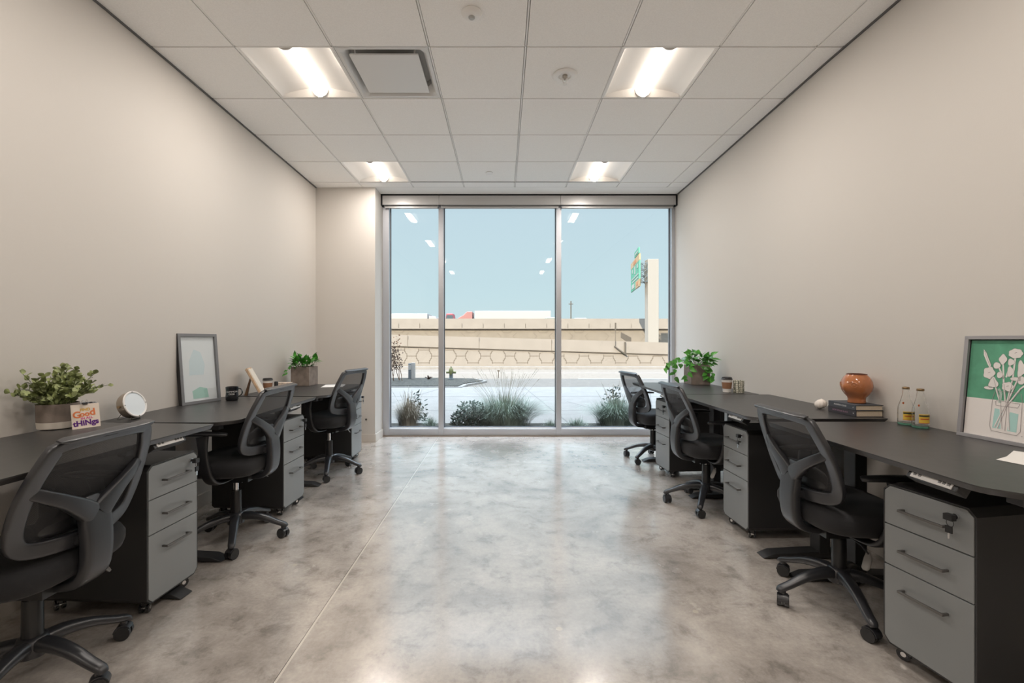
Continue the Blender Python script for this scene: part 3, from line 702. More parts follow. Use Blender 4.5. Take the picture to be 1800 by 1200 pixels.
# eucalyptus in a two-tone round pot
t = thing('potted_eucalyptus', 'round brown and cream pot with small-leaved eucalyptus on the nearest left desk', 'potted plant', (-2.095, 2.135, 0.8055))
MB().lathe([(0, .0005), (.066, .0005), (.072, .004), (.0745, .034)], n=40).build('pot_base', cream, t, label='cream glazed lower band of the pot')
MB().lathe([(.0745, .034), (.0755, .116), (.071, .116), (.070, .095), (0, .095)], n=40, cap=False).build('pot', concrete_pot, t)
MB().lathe([(0, .096), (.069, .096), (.0, .100)], n=24, cap=False).build('soil', soil_m, t)
fo = MB(); stb = MB()
for k in range(64):
    a = rnd.uniform(0, 2 * PI); tilt = rnd.uniform(.1, 1.25); L = rnd.uniform(.115, .185)
    if math.cos(a) < -.3: L *= .62
    d = Vector((math.cos(a) * math.sin(tilt), math.sin(a) * math.sin(tilt) * 1.1, math.cos(tilt)))
    p0 = Vector((rnd.uniform(-.04, .04), rnd.uniform(-.04, .04), .095)); pts = []
    for i in range(9):
        u = i / 8; pts.append(p0 + d * L * u + Vector((0, 0, .03 * math.sin(u * 2) - .02 * u * u)))
    for p in pts:
        p.x = max(p.x, -.08)
    stb.tube(pts, .0012, 5)
    for i in range(1, 9):
        for s_ in (0, 1):
            o_ = rand_unit(-.3, .9); dd = (o_ + d * .5).normalized()
            leaf(fo, pts[i], dd, rand_unit(.2, 1), rnd.uniform(.020, .031), rnd.uniform(.017, .025), 'oval', .1)
fo.build('foliage', leaf_euc, t, recalc=False); stb.build('stem', stem_m, t)

# geometric patterned cup
def pattern_mat(name, c0, c1, scale):
    m = mat(name, c0, 0.45); n = m.node_tree.nodes; l = m.node_tree.links; b = n['Principled BSDF']
    v = n.new('ShaderNodeTexVoronoi'); v.feature = 'DISTANCE_TO_EDGE'; v.inputs['Scale'].default_value = scale; v.inputs['Randomness'].default_value = 0.35
    t_ = n.new('ShaderNodeTexCoord'); l.new(t_.outputs['Object'], v.inputs['Vector'])
    lt = n.new('ShaderNodeMath'); lt.operation = 'LESS_THAN'; lt.inputs[1].default_value = .10; l.new(v.outputs['Distance'], lt.inputs[0])
    mx = n.new('ShaderNodeMix'); mx.data_type = 'RGBA'; mx.inputs[6].default_value = (*c0, 1); mx.inputs[7].default_value = (*c1, 1)
    l.new(lt.outputs[0], mx.inputs[0]); l.new(mx.outputs[2], b.inputs['Base Color']); return m
pat1 = pattern_mat('lattice_grey', (0.62, 0.63, 0.66), (0.16, 0.165, 0.18), 52)
pat2 = pattern_mat('lattice_green', (0.72, 0.70, 0.60), (0.15, 0.16, 0.12), 62)
def cup(name, label, loc, r, h_, m):
    return tag(MB().lathe([(0, .0005), (r * .97, .0005), (r, .004), (r, h_), (r * .93, h_), (r * .92, .008), (0, .008)], n=36, cap=False).build(name, m, loc=loc), label, 'cup')
cup('patterned_cup', 'grey and white lattice-patterned cup behind the quote card', (-2.05, 2.235, .8055), .036, .104, pat1)
cup('patterned_cup', 'short green and cream lattice cup beside the lidded coffee cup on the right', (1.955, 3.76, .7855), .042, .100, pat2)

# quote card with clip
t = thing('quote_card', 'small cream card reading good in all things, standing on the nearest left desk', 'card', (-1.9525, 2.128, .8055), R(64.5), rx=0)
tilt = thing  # noqa
Mt = Matrix.Rotation(R(-10), 4, 'X')
cw, ch = .106, .113
card_m = mat('card_paper', (0.78, 0.68, 0.58), 0.7)
MB().box(-cw/2, 0, .0005, cw/2, .0012, ch, Mt).build('card', card_m, t)
def inkm(nm, c): return mat(nm, c, 0.7)
def ctext(body, u, v, size, m, rot=0, sx=1.0, bold=0.0):
    M = Mt @ Matrix.Translation((u, -.0006, v)) @ Matrix.Rotation(R(90), 4, 'X') @ Matrix.Rotation(R(rot), 4, 'Z')
    o = text('lettering', body, size, m, t, None, None, .0002, sx=sx, bold=bold); o.data.transform(M); return o
pk, og, yl, pu = inkm('ink_pink', (.62, .10, .28)), inkm('ink_orange', (.72, .20, .07)), inkm('ink_yellow', (.75, .45, .08)), inkm('ink_purple', (.10, .015, .19))
ctext('FIND', -.001, .0865, .017, yl, 2, 1, .0006)
ctext('G', -.033, .064, .042, og, 0, 1, .0013); ctext('oo', -.004, .066, .032, og, 3, 1.05, .0012); ctext('d', .026, .072, .044, og, 3, 1, .0013)
ctext('iN ALL', .003, .047, .0155, pk, 4, 1, .0005)
ctext('tHiNgs', -.001, .025, .034, pu, 3, .98, .0013)
c = MB().box(-.009, -.004, ch - .003, .009, .005, ch + .006, Mt).build('binder_clip', black_gloss, t, label='black binder clip')
wl = MB()
for s_ in (-1, 1): wl.tube([Mt @ Vector(p) for p in ((s_ * .002, -.001, ch + .003), (s_ * .003, -.002, ch + .012), (s_ * .008, -.002, ch + .019), (s_ * .011, -.002, ch + .014), (s_ * .008, -.001, ch + .003))], .0006, 5)
wl.build('clip_handle', chrome, c)

# round desk clock / lamp disc on wire stand
t = thing('desk_clock', 'round silver clock with pale blank face leaning on a wire stand, left row', 'clock', (-2.075, 2.55, .7755), R(88))
Mc = Matrix.Translation((0, 0, .082)) @ Matrix.Rotation(R(-18), 4, 'X') @ Matrix.Rotation(R(90), 4, 'X')
MB().lathe([(0, -.045), (.060, -.045), (.068, -.040), (.073, -.028), (.074, .006), (.072, .008)], n=48, cap=False).build('clock_case', mat('case_champagne', (0.42, 0.36, 0.30), 0.35, metal=0.5), t, M=Mc)
MB().lathe([(.074, .004), (.0755, .008), (.072, .011), (.066, .010), (.065, .006)], n=48, cap=False).build('bezel', mat('bezel_white', (0.82, 0.80, 0.78), 0.3), t, M=Mc)
MB().lathe([(0, .005), (.066, .005), (.066, .0065), (0, .0065)], n=48).build('clock_face', mat('clock_face', (0.74, 0.80, 0.84), 0.25), t, M=Mc)
dt = MB()
for a in (0, 90, 180, 270): dt.cyl((.069 * math.cos(R(a)), .069 * math.sin(R(a)), .008), (.069 * math.cos(R(a)), .069 * math.sin(R(a)), .012), .0028, n=10)
dt.build('screw', brushed, t, M=Mc)
MB().cyl((-.072, 0, -.018), (-.084, 0, -.018), .007, n=12).build('knob', mat('brass_knob', (0.45, 0.33, 0.2), 0.3, metal=.8), t, M=Mc)
sw = MB().tube([(-.03, .022, .06), (-.034, .065, .003), (.034, .065, .003), (.03, .022, .06)], .0018, 6).tube([(-.026, -.006, .014), (-.028, -.012, .0022), (.028, -.012, .0022), (.026, -.006, .014)], .003, 6)
sw.build('wire_stand', brushed, t)

# framed prints
def framed(name, label, loc, rz, lean, w_, h_, rail, dep, fm, im, edge=None):
    t = thing(name, label, 'picture frame', loc, R(rz))
    M = Matrix.Rotation(R(-lean), 4, 'X')
    f = MB().box(-w_/2, 0, 0, w_/2, dep, rail, M).box(-w_/2, 0, h_ - rail, w_/2, dep, h_, M).box(-w_/2, 0, rail, -w_/2 + rail, dep, h_ - rail, M).box(w_/2 - rail, 0, rail, w_/2, dep, h_ - rail, M)
    f.build('frame', fm, t, bevel=.001)
    pc = MB().box(-w_/2 + rail, dep * .5, rail, w_/2 - rail, dep * .9, h_ - rail, M).build('print', im, t)
    return t, M, pc
t, M, pc = framed('framed_print', 'black-framed pale blue print leaning on the left wall beside the mug', (-2.118, 3.2, .7755), 75.3, 5.0, .305, .49, .020, .030, frame_grey, mat('pale_print', (0.80, 0.84, 0.86), 0.5))
MB().box(-.1525, .004, 0, -.1495 - .004, .0305, .49, M).build('frame_edge', frame_black, t)
MB().add([M @ Vector(p) for p in ((-.133, .009, .020), (.133, .009, .020), (.133, .009, .470), (-.133, .009, .470))], [(0, 1, 2, 3)]).build('glass', picture_glass, t, recalc=False)
pb = MB().box(-.09, .0145, .17, .07, .0149, .33, M)
g = mat('aqua_reflection', (0.68, 0.80, 0.84), 0.5)
MB().rings([[M @ Vector((x, y, z)) for x, z in [(-.075, .20), (.035, .20), (.05, .27), (.02, .36), (-.03, .38), (-.07, .30)]] for y in (.0143, .0149)]).build('room_reflection', g, pc)  # pale blue glass reflection coloured onto the print
MB().rings([[M @ Vector((x, y, z)) for x, z in [(-.055, .035), (.065, .035), (.055, .10), (.0, .115), (-.06, .09)]] for y in (.0141, .0149)]).build('green_reflection', mat('green_reflection', (0.42, 0.68, 0.60), 0.5), pc)  # green reflection of the opposite picture, put on as a coloured patch

# flower art on the right
t, M, pc = framed('framed_flower_print', 'silver-framed print of white flowers in a jar on green, leaning on right wall', (2.081, 1.886, .7865), -85, 5.6, .362, .452, .016, .028, frame_silver, mat('print_green', (0.115, 0.36, 0.225), 0.7, noise_amt=.15, noise_scale=12))
PW, PH = .330, .420
lay = [0]
def P(u, v, o=0): return M @ Vector((-PW/2 + u * PW, .0138 - o, .016 + v * PH))
def flat(polys, nm, m, off, parent):
    b = MB()
    for poly in polys: b.add([P(u, v, off) for u, v in poly], [tuple(range(len(poly)))])
    return b.build(nm, m, parent, recalc=False)
def line2(pts, wd):
    out_ = []
    for (a, b_), (c, d_) in zip(pts[:-1], pts[1:]):
        dx, dy = (c - a) * PW, (d_ - b_) * PH; L = math.hypot(dx, dy) or 1; nx, ny = -dy / L * wd / 2 / PW, dx / L * wd / 2 / PH
        out_.append([(a + nx, b_ + ny), (c + nx, d_ + ny), (c - nx, d_ - ny), (a - nx, b_ - ny)])
    return out_
def blob(u, v, ru, rv, lobes=5, amp=.12, ph=0): return [(u + ru * (1 + amp * math.cos(lobes * a + ph)) * math.cos(a), v + rv * (1 + amp * math.cos(lobes * a + ph)) * math.sin(a)) for a in [2 * PI * i / 30 for i in range(30)]]
pw = mat('print_white', (0.78, 0.74, 0.71), 0.7); pa = mat('print_aqua', (0.42, 0.66, 0.62), 0.7); pl = mat('print_line', (0.34, 0.30, 0.30), 0.7); psage = mat('print_sage', (0.40, 0.50, 0.44), 0.7)
flat([[(0, 0), (1, 0), (1, .385), (0, .385)]], 'print_ground', pw, .0004, pc)
flat([[(.335, .10), (.43, .10), (.435, .29), (.345, .30)], [(.50, .09), (.595, .09), (.60, .27), (.51, .28)]], 'print_water', pa, .0006, pc)
stems = [[(.44, .10), (.40, .36), (.30, .60), (.20, .84)], [(.36, .11), (.46, .35), (.42, .55), (.39, .80)], [(.47, .09), (.47, .36), (.51, .60), (.52, .86)], [(.52, .10), (.48, .38), (.56, .60), (.62, .72)], [(.39, .10), (.47, .33), (.60, .52), (.72, .62)], [(.42, .60), (.35, .72)], [(.44, .62), (.48, .78)]]
sp_ = []
for s_ in stems: sp_ += line2(s_, .006)
flat(sp_, 'print_stem', pw, .0008, pc)
sl = []
for s_ in stems[:5]: sl += line2([(a + .006, b_) for a, b_ in s_[:3]], .0014)
jar = [(.335, .47), (.315, .40), (.305, .12), (.33, .07), (.60, .06), (.635, .10), (.63, .40), (.61, .47)]
sl += line2(jar, .0016) + line2([(.345, .37), (.36, .33), (.59, .33), (.61, .37), (.36, .38), (.345, .36)], .0014) + line2([(.36, .475), (.60, .475)], .0014)
flat([*line2([(.395, .36), (.40, .46), (.37, .50)], .010)], 'print_leaf', psage, .0009, pc)
flw = [blob(.25, .655, .065, .062, 5, .1), blob(.305, .555, .052, .055, 3, .2, 1), blob(.465, .53, .062, .045, 5, .1), blob(.33, .735, .04, .033, 3, .05), blob(.39, .80, .042, .05, 4, .1), blob(.48, .775, .036, .034, 3, .12), blob(.52, .862, .075, .048, 7, .06), blob(.37, .64, .033, .032, 3, .05), blob(.48, .68, .035, .05, 3, .15), blob(.59, .71, .04, .08, 3, .2), blob(.60, .60, .03, .05, 2, .2), blob(.54, .61, .05, .02, 2, .1), blob(.26, .50, .05, .018, 2, .1), blob(.80, .66, .07, .055, 5, .1), blob(.74, .80, .05, .05, 5, .1), [(.165, .90), (.20, .86), (.265, .74), (.255, .70), (.225, .74), (.17, .84)]]
flat(flw, 'print_flower', pw, .0011, pc)
dl = []
for f_ in flw[:-1]: dl += line2(f_ + [f_[0]], .0009)
for (a, b_) in ((.25, .655), (.465, .53), (.52, .865)): dl += line2([(a - .012, b_), (a + .012, b_ + .008)], .002)
flat(sl + dl + line2([(.175, .88), (.25, .73)], .0012) + line2([(.19, .885), (.26, .74)], .001), 'print_outline', pl, .0014, pc)
text('signature', '*', .012, pl, pc, None, None, .0001).data.transform(M @ Matrix.Translation((-PW/2 + .655 * PW, .0120, .016 + .055 * PH)) @ Matrix.Rotation(R(90), 4, 'X'))
MB().box(-PW/2 - .001, .012, .016, -PW/2 + .003, .016, .016 + PH, M).box(-PW/2, .012, .016 + PH - .003, PW/2, .016, .017 + PH, M).build('frame_liner', frame_black, t)

# mug
t = thing('mug', 'black ceramic mug with white lettering beside the framed print', 'mug', (-1.995, 3.34, .7755))
MB().lathe([(0, .0005), (.036, .0005), (.0415, .006), (.0425, .03), (.040, .06), (.0425, .10), (.039, .10), (.037, .06), (.038, .01), (0, .009)], n=40, cap=False).build('mug_body', black_gloss, t, ang=60)
hx = Vector((math.cos(R(0)), math.sin(R(0)), 0))
MB().sweep(smooth_path([hx * .039 + Vector((0, 0, .082)), hx * .058 + Vector((0, 0, .088)), hx * .074 + Vector((0, 0, .070)), hx * .070 + Vector((0, 0, .045)), hx * .040 + Vector((0, 0, .026))], 4), .010, .007, (0, 1, 0), p=2.4, n=10).build('handle', black_gloss, t)
def wrap(o, rad, a0):
    for v in o.data.vertices:
        x, y, z = v.co; a = a0 + x / rad; rr = rad + z; v.co = (rr * math.cos(a), rr * math.sin(a), y)
for s_, zz, sz in (('COMMON', .066, .0165), ('DESK', .049, .0165)):
    o = text('lettering', s_, sz, letter_w, t, (0, 0, zz), None, .0004, sx=1.05); wrap(o, .0412, R(-62))

# easel photo frame in light wood
t = thing('easel_frame', 'light wooden photo frame seen edge-on with dark brown back leg', 'picture frame', (-2.02, 3.84, .7605), R(108))
M = Matrix.Rotation(R(-27), 4, 'X')
MB().box(-.08, 0, 0.0, .08, .014, .255, M).build('frame', wood_l, t, bevel=.001)
MB().box(-.07, -.006, .012, .07, 0, .243, M).build('picture', mat('picture_paper', (0.75, 0.70, 0.62), 0.6), t)
MB().box(-.082, .0142, .004, .082, .0185, .25, M).build('backing', mat('back_board', (0.42, 0.34, 0.27), 0.8), t)
MB().rings([[Vector((x, y, z)) for y, z in ((.088, .150), (.098, .146), (.140, .0005), (.118, .0005))] for x in (-.062, -.032)]).build('easel_leg', wood_d, t)

# lidded coffee cups
def coffee_cup(label, loc, s=1.0):
    t = thing('coffee_cup', label, 'cup', loc)
    MB().lathe([(0, .0005), (.030 * s, .0005), (.0405 * s, .105 * s), (.0415 * s, .108 * s), (0, .108 * s)], n=32).build('cup', paper, t)
    MB().lathe([(.0335 * s, .030 * s), (.0345 * s, .030 * s), (.0400 * s, .083 * s), (.0388 * s, .083 * s)], n=32, cap=False).build('sleeve', sleeve_m, t, label='brown cardboard sleeve')
    MB().lathe([(0, .106 * s), (.0435 * s, .106 * s), (.0435 * s, .111 * s), (.040 * s, .114 * s), (.0385 * s, .124 * s), (.034 * s, .125 * s), (.033 * s, .121 * s), (0, .121 * s)], n=32, cap=False).build('lid', plastic, t, ang=30)
    return t
coffee_cup('white paper coffee cup with black lid beside the patterned cup on the right', (1.872, 3.79, .7855), 1.0)
coffee_cup('paper coffee cup with black lid behind the wooden photo frame on the left', (-2.085, 4.02, .7605), .98)
tag(MB().lathe([(0, .0005), (.016, .0005), (.016, .082), (.013, .090), (0, .090)], n=24).build('black_canister', plastic, loc=(-2.03, 4.06, .7605)), 'slim black canister between the coffee cup and the cream blocks', 'canister')
t = thing('decor_block', 'cream marbled blocks stacked beside the black canister on the left', 'ornament', (-2.0, 4.16, .7605), R(10))
marb = mat('marbled_cream', (0.72, 0.60, 0.50), 0.5, noise_amt=.22, noise_scale=45)
MB().box(-.06, -.03, .0005, .06, .03, .040).build('lower_block', marb, t, bevel=.003)
MB().box(-.055, -.028, .040, .058, .028, .072).build('upper_block', marb, t, bevel=.003)

# square planters
def planter(name, label, loc, rz, s, h_):
    t = thing(name, label, 'potted plant', loc, R(rz))
    q = MB(); hs = s / 2
    def sq(a, z): return [Vector((-a, -a, z)), Vector((a, -a, z)), Vector((a, a, z)), Vector((-a, a, z))]
    q.rings([sq(hs, .0005), sq(hs, h_), sq(hs - .012, h_), sq(hs - .012, h_ - .03)], cap=True)
    q.build('planter', concrete_pot, t, bevel=.002)
    MB().rings([sq(hs - .013, h_ - .03), sq(hs - .013, h_ - .022)]).build('soil', soil_m, t)
    return t
t = planter('potted_foliage_plant', 'square concrete planter with bright green leaves at the far end of left row', (-2.03, 4.64, .7605), -3, .190, .190)
fo = MB(); st2 = MB(); fd = MB()
for k in range(60):
    a = rnd.uniform(0, 2 * PI); r0 = rnd.uniform(.0, .08); tl = rnd.uniform(.15, 1.2); L = rnd.uniform(.05, .13)
    p0 = Vector((r0 * math.cos(a), r0 * math.sin(a), .168)); d = Vector((math.cos(a) * math.sin(tl), math.sin(a) * math.sin(tl), math.cos(tl)))
    tip = p0 + d * L; tip.x = max(tip.x, -.085); st2.tube([p0, tip], .0012, 5)
    leaf(fo, tip, d + Vector((0, 0, -.35)), Vector((0, 0, 1)) + rand_unit() * .5, rnd.uniform(.05, .072), rnd.uniform(.038, .054), 'heart', .25)
for a, tl, L in ((200, .55, .19), (150, .95, .17), (250, .4, .21), (20, .9, .17), (300, 1.2, .16), (340, 1.0, .15), (100, .7, .15), (60, 1.1, .15)):
    a = R(a); d = Vector((math.cos(a) * math.sin(tl), math.sin(a) * math.sin(tl), math.cos(tl)))
    if d.x < 0: d.x *= .35
    leaf(fd, Vector((d.x * .04, d.y * .04, .172)), d, Vector((-d.x * .5, -d.y * .5, 1)), L, .016, 'blade', .25)
vine = smooth_path([(-.04, -.06, .17), (-.07, -.10, .20), (-.09, -.135, .185), (-.10, -.165, .150), (-.10, -.18, .125)], 3)
st2.tube(vine, .0015, 5)
for i, p in enumerate(vine[2::2]): leaf(fo, p, Vector((-.3 if i % 2 else .5, -.7, -.25)), (0.3, -.3, 1), .042, .028, 'heart', .2)
fo.build('foliage', leaf_poth, t, recalc=False); fd.build('spiky_leaves', leaf_dark, t, recalc=False); st2.build('stem', stem_m, t)
tag(MB().box(-.10, -.13, 0, .10, .13, .0015).build('paper_sheet', paper, loc=(-1.70, 4.56, .7605), rot=(0, 0, R(12))), 'white sheet of paper on the left desk beside the square planter', 'paper')

t = planter('potted_pothos', 'square brown planter with trailing pothos on the right desk by the window', (1.925, 4.50, .7855), 0, .186, .190)
fo = MB(); st2 = MB()
for k in range(64):
    a = rnd.uniform(0, 2 * PI); r0 = rnd.uniform(.0, .08); tl = rnd.uniform(.15, 1.35); L = rnd.uniform(.05, .15)
    p0 = Vector((r0 * math.cos(a), r0 * math.sin(a), .168)); d = Vector((math.cos(a) * math.sin(tl), math.sin(a) * math.sin(tl), math.cos(tl)))
    tip = p0 + d * L; tip.x = min(tip.x, .14); st2.tube([p0, p0 + d * L * .5 + Vector((0, 0, .01)), tip], .0013, 5)
    leaf(fo, tip, d + Vector((0, -.2, -.5)), Vector((-.1, -.6, 1)) + rand_unit() * .5, rnd.uniform(.05, .075), rnd.uniform(.038, .055), 'heart', .3)
for pts in ([(-.06, -.03, .18), (-.13, -.05, .215), (-.20, -.06, .19), (-.25, -.07, .13), (-.24, -.08, .06)], [(-.06, 0, .18), (-.15, -.02, .24), (-.25, -.03, .235), (-.31, -.04, .20), (-.335, -.05, .15)],
            [(-.05, -.07, .18), (-.10, -.12, .17), (-.15, -.13, .10), (-.16, -.13, .05)], [(.05, -.08, .18), (.09, -.115, .16), (.105, -.12, .10), (.10, -.12, .05)], [(.0, -.08, .18), (.03, -.11, .16), (.045, -.115, .10), (.05, -.115, .07)], [(-.02, .03, .18), (-.06, .03, .30), (-.02, .02, .33)], [(.04, 0, .18), (.09, -.01, .27), (.12, -.02, .29)]):
    v = smooth_path(pts, 4); st2.tube(v, .0016, 5)
    for i, p in enumerate(v[3::2]):
        q = rand_unit(-.6, .3); q.y = -abs(q.y)
        leaf(fo, p, q + Vector((-.3, 0, -.3)), Vector((-.2, -1, .5)) + rand_unit() * .4, rnd.uniform(.05, .07), rnd.uniform(.036, .050), 'heart', .2)
fo.build('foliage', leaf_poth, t, recalc=False); st2.build('stem', stem_m, t)

# white shell ornament, books, head vase
sh = MB(); rings = []
for i in range(11):
    a = -PI/2 + PI * i / 10
    rings.append([Vector((.031 * math.cos(a) * math.cos(b_) * (1 + .06 * math.cos(10 * b_)), .034 * math.cos(a) * math.sin(b_) * (1 + .06 * math.cos(10 * b_)), .030 + .029 * math.sin(a) + .004 * math.cos(b_))) for b_ in [2 * PI * j / 40 for j in range(40)]])
tag(sh.rings(rings).build('shell_ornament', mat('shell', (0.78, 0.72, 0.66), 0.6, bump=.3, bscale=120), loc=(1.992, 2.842, .7885), ang=80), 'small ribbed cream shell ornament beside the stacked books', 'ornament')
def book(label, z, th, cover, txt, ink, rz, shift=0):
    t = thing('book', label, 'book', (1.972 + shift, 2.638, z), R(rz), 'books under the vase')
    W, L = .152, .216
    MB().box(0, -L/2, 0, W, L/2, .0028).box(0, -L/2, th - .0028, W, L/2, th).box(-.003, -L/2, 0, .002, L/2, th).build('cover', cover, t, bevel=.001)
    MB().box(.003, -L/2 + .004, .0028, W - .004, L/2 - .004, th - .0028).build('pages', pages_m, t)
    o = text('lettering', txt, .013, ink, t, (-.0032, .01, th / 2), (R(90), 0, R(-90)), .0003); 
    o2 = text('lettering', '4', .012, letter_w, t, (-.0032, -L/2 + .018, th / 2), (R(90), 0, R(-90)), .0003)
    return t
book('dark hardback book with mauve lettering, lower of the two under the vase', .7885, .036, book_dark, 'ROW HOUSE BLACK', letter_p, 0)
book('blue-grey hardback book, upper of the two, directly under the head vase', .7885 + .0363, .030, book_blue, 'MODERN HOUSE', letter_w, -1.0)
t = thing('head_vase', 'glossy terracotta vase shaped like a face, standing on the stacked books', 'vase', (2.048, 2.625, .7885 + .0668), R(188))
vp = [(.0005, .001), (.043, .001), (.0445, .006), (.0425, .020), (.045, .034), (.060, .052), (.073, .074), (.078, .098), (.0745, .124), (.063, .148), (.050, .162), (.0465, .168), (.0435, .168), (.045, .160), (.056, .146), (.067, .124), (.070, .098), (.062, .074), (.040, .052), (.0005, .048)]
n = 44; rg = []
for r_, z in vp:
    ring = []
    for j in range(n):
        a = 2 * PI * j / n; rr = r_
        if r_ > .035 and vp.index((r_, z)) < 11:
            nose = math.exp(-(a if a < PI else a - 2 * PI) ** 2 / .035) * math.exp(-((z - .088) / .018) ** 2) * .014
            mouth = -math.exp(-(a if a < PI else a - 2 * PI) ** 2 / .10) * math.exp(-((z - .060) / .004) ** 2) * .004
            rr += nose + mouth
        ring.append(Vector((rr * math.cos(a), rr * math.sin(a), z)))
    rg.append(ring)
MB().rings(rg, cap=False).build('vase_body', terracotta, t, ang=80)
ey = MB()
for s_ in (-1, 1):
    a = s_ * .62; c = Vector((.0745 * math.cos(a), .0745 * math.sin(a), .105)); u = Vector((-math.sin(a), math.cos(a), 0)); nn = Vector((math.cos(a), math.sin(a), 0))
    ey.tube([c + u * .014 * math.cos(b_) + Vector((0, 0, .013 * math.sin(b_))) + nn * .001 for b_ in [2 * PI * i / 18 for i in range(18)]], .0022, 6, closed=True)
    ey.rings([[c + nn * o_ + u * r_ * math.cos(b_) + Vector((0, 0, r_ * math.sin(b_))) for b_ in [2 * PI * i / 14 for i in range(14)]] for r_, o_ in ((.006, -.002), (.005, .003), (.001, .0045))])
for s_ in (-1, 1): ey.tube([Vector(((.076) * math.cos(a), (.076) * math.sin(a), .122 - 3 * (abs(a) - .5) ** 2 * .03)) for a in [s_ * (.2 + .9 * i / 8) for i in range(9)]], .0018, 6)
ey.build('face_relief', terracotta, t)
MB().lathe([(.0465, .160), (.0485, .1685), (.0425, .1685), (.0435, .162)], n=40, cap=False).tube([(.0485 * math.cos(a), .0485 * math.sin(a), .1645) for a in [2 * PI * i / 60 for i in range(60)]], [.0022 if i % 2 else .0012 for i in range(60)], 6, closed=True).build('rim', terra_dark, t)

# bottles
bglass = mat('bottle_glass', (0.985, 0.99, 0.98), 0.02, trans=1.0, ior=1.25)
base_glass = mat('green_base_glass', (0.25, 0.62, 0.45), 0.05, trans=0.7, ior=1.35)
lab_m = mat('bottle_label', (0.78, 0.52, 0.07), 0.5); lab_r = mat('label_red', (0.55, 0.12, 0.03), 0.5); lab_k = mat('label_dark', (0.05, 0.055, 0.03), 0.5)
cap_m = mat('bottle_cap', (0.28, 0.19, 0.10), 0.35, metal=.7)
def bottle(label, loc, rz):
    t = thing('glass_bottle', label, 'bottle', loc, R(rz), 'mineral water bottles')
    r_ = .0335
    MB().lathe([(0, .010), (r_, .010), (r_, .075), (.031, .092), (.022, .125), (.0155, .150), (.0135, .172), (.0135, .186), (.0110, .186), (.0112, .172), (.0132, .150), (.0195, .125), (.0285, .092), (.031, .075), (.031, .014), (0, .014)], n=36, cap=False).build('bottle_body', bglass, t, ang=60)
    MB().lathe([(0, .0005), (.031, .0005), (r_, .004), (r_, .011), (0, .011)], n=36).build('bottle_base', base_glass, t, label='green tinted base', ang=50)
    MB().lathe([(.0138, .181), (.0152, .183), (.0152, .188), (.0135, .1925), (0, .1930)], n=24, cap=False).build('cap', cap_m, t)
    def arc(z0, z1, a0, a1, rr): 
        k = 14; return MB().grid([[Vector((rr * math.cos(R(a0 + (a1 - a0) * i / k)), rr * math.sin(R(a0 + (a1 - a0) * i / k)), z)) for i in range(k + 1)] for z in (z0, z1)])
    lb_ = arc(.026, .070, -150, -62, r_ + .0004).build('label_band', lab_m, t)
    arc(.058, .066, -148, -66, r_ + .0008).build('label_name', lab_k, lb_); arc(.044, .050, -140, -75, r_ + .0008).build('label_stripe', lab_r, lb_); arc(.026, .029, -150, -62, r_ + .0008).build('label_border', lab_r, lb_)
    q = MB().lathe([(.0185, .128), (.0185, .1285)], cap=False)
    MB().rings([[Vector((-.0265 + 0.0, -.0125, .112)) + Vector((0.0055 * math.cos(a) * .9, -.002 - o_, .0055 * math.sin(a))) for a in [2 * PI * i / 14 for i in range(14)]] for o_ in (0, .001)]).build('emblem', lab_r, t)
    return t
bottle('clear glass bottle with yellow label, nearer of the pair by the flower print', (2.055, 2.232, .7865), 8)
bottle('clear glass bottle with yellow label, farther of the pair on the nearest right desk', (2.060, 2.318, .7865), 0)

# folded paper note
nt_ = MB().prism([(1.775, 1.632), (1.860, 1.674), (1.985, 1.762), (2.07, 1.62), (1.80, 1.53)], .7868, .7878).build('paper_note', paper)
tag(nt_, 'white paper note with a slanted corner on the nearest right desk below the flower print', 'paper')

# cable under the left desks, wall outlet screw
cb = MB().tube(smooth_path([(-2.10, 2.30, .62), (-2.08, 2.40, .35), (-1.98, 2.48, .20), (-2.02, 2.55, .11), (-2.0, 2.42, .012), (-1.85, 2.36, .008), (-1.98, 2.34, .008), (-2.12, 2.38, .008)], 5), .0035, 8)
tag(cb.build('power_cable', plastic), 'thin black power cable looping to the floor under the left desks', 'cable')
o = MB().cyl((0, 0, 0), (0, -.006, 0), .012, n=16).build('wall_bumper', brushed, loc=(-1.64, YB - .001, .27)); tag(o, 'small dark round bumper low on the end wall left of the window', 'wall bumper')

# ================================================================== OUTSIDE
pave = mat('pavement', (0.182, 0.172, 0.160), 0.9, noise_amt=.06, noise_scale=3)
asphalt = mat('asphalt', (0.118, 0.102, 0.086), 0.9, noise_amt=.08, noise_scale=6)
conc = mat('precast_concrete', (0.178, 0.160, 0.140), 0.9, noise_amt=.04, noise_scale=2)
conc2 = mat('tan_precast_concrete', (0.145, 0.125, 0.100), 0.9, noise_amt=.06, noise_scale=2)
joint = mat('joint_line', (0.085, 0.07, 0.055), 0.9)
mulch = mat('mulch', (0.028, 0.026, 0.020), 0.95, noise_amt=.6, noise_scale=9, bump=1, bscale=30)
struct(MB().box(-60, 12.0, -.14, 60, 120, -.06).build('road', asphalt))
swk = struct(MB().box(-30, 5.93, -.13, 30, 12.1, -.02).build('sidewalk', pave))
jt = MB()
for y in (8.05, 10.0): jt.box(-30, y, -.021, 30, y + .012, -.0185)
for x0, y0, x1, y1 in ((-2.75, 6.6, -1.5, 12.1), (1.0, 6.6, 0.55, 12.1), (2.2, 6.6, 3.9, 12.1), (2.2, 6.6, 1.3, 9.2)):
    d = Vector((x1 - x0, y1 - y0, 0)).normalized(); s_ = Vector((-d.y, d.x, 0)) * .007
    a, b_ = Vector((x0, y0, -.0185)), Vector((x1, y1, -.0185)); jt.add([a - s_, a + s_, b_ + s_, b_ - s_], [(0, 1, 2, 3)])
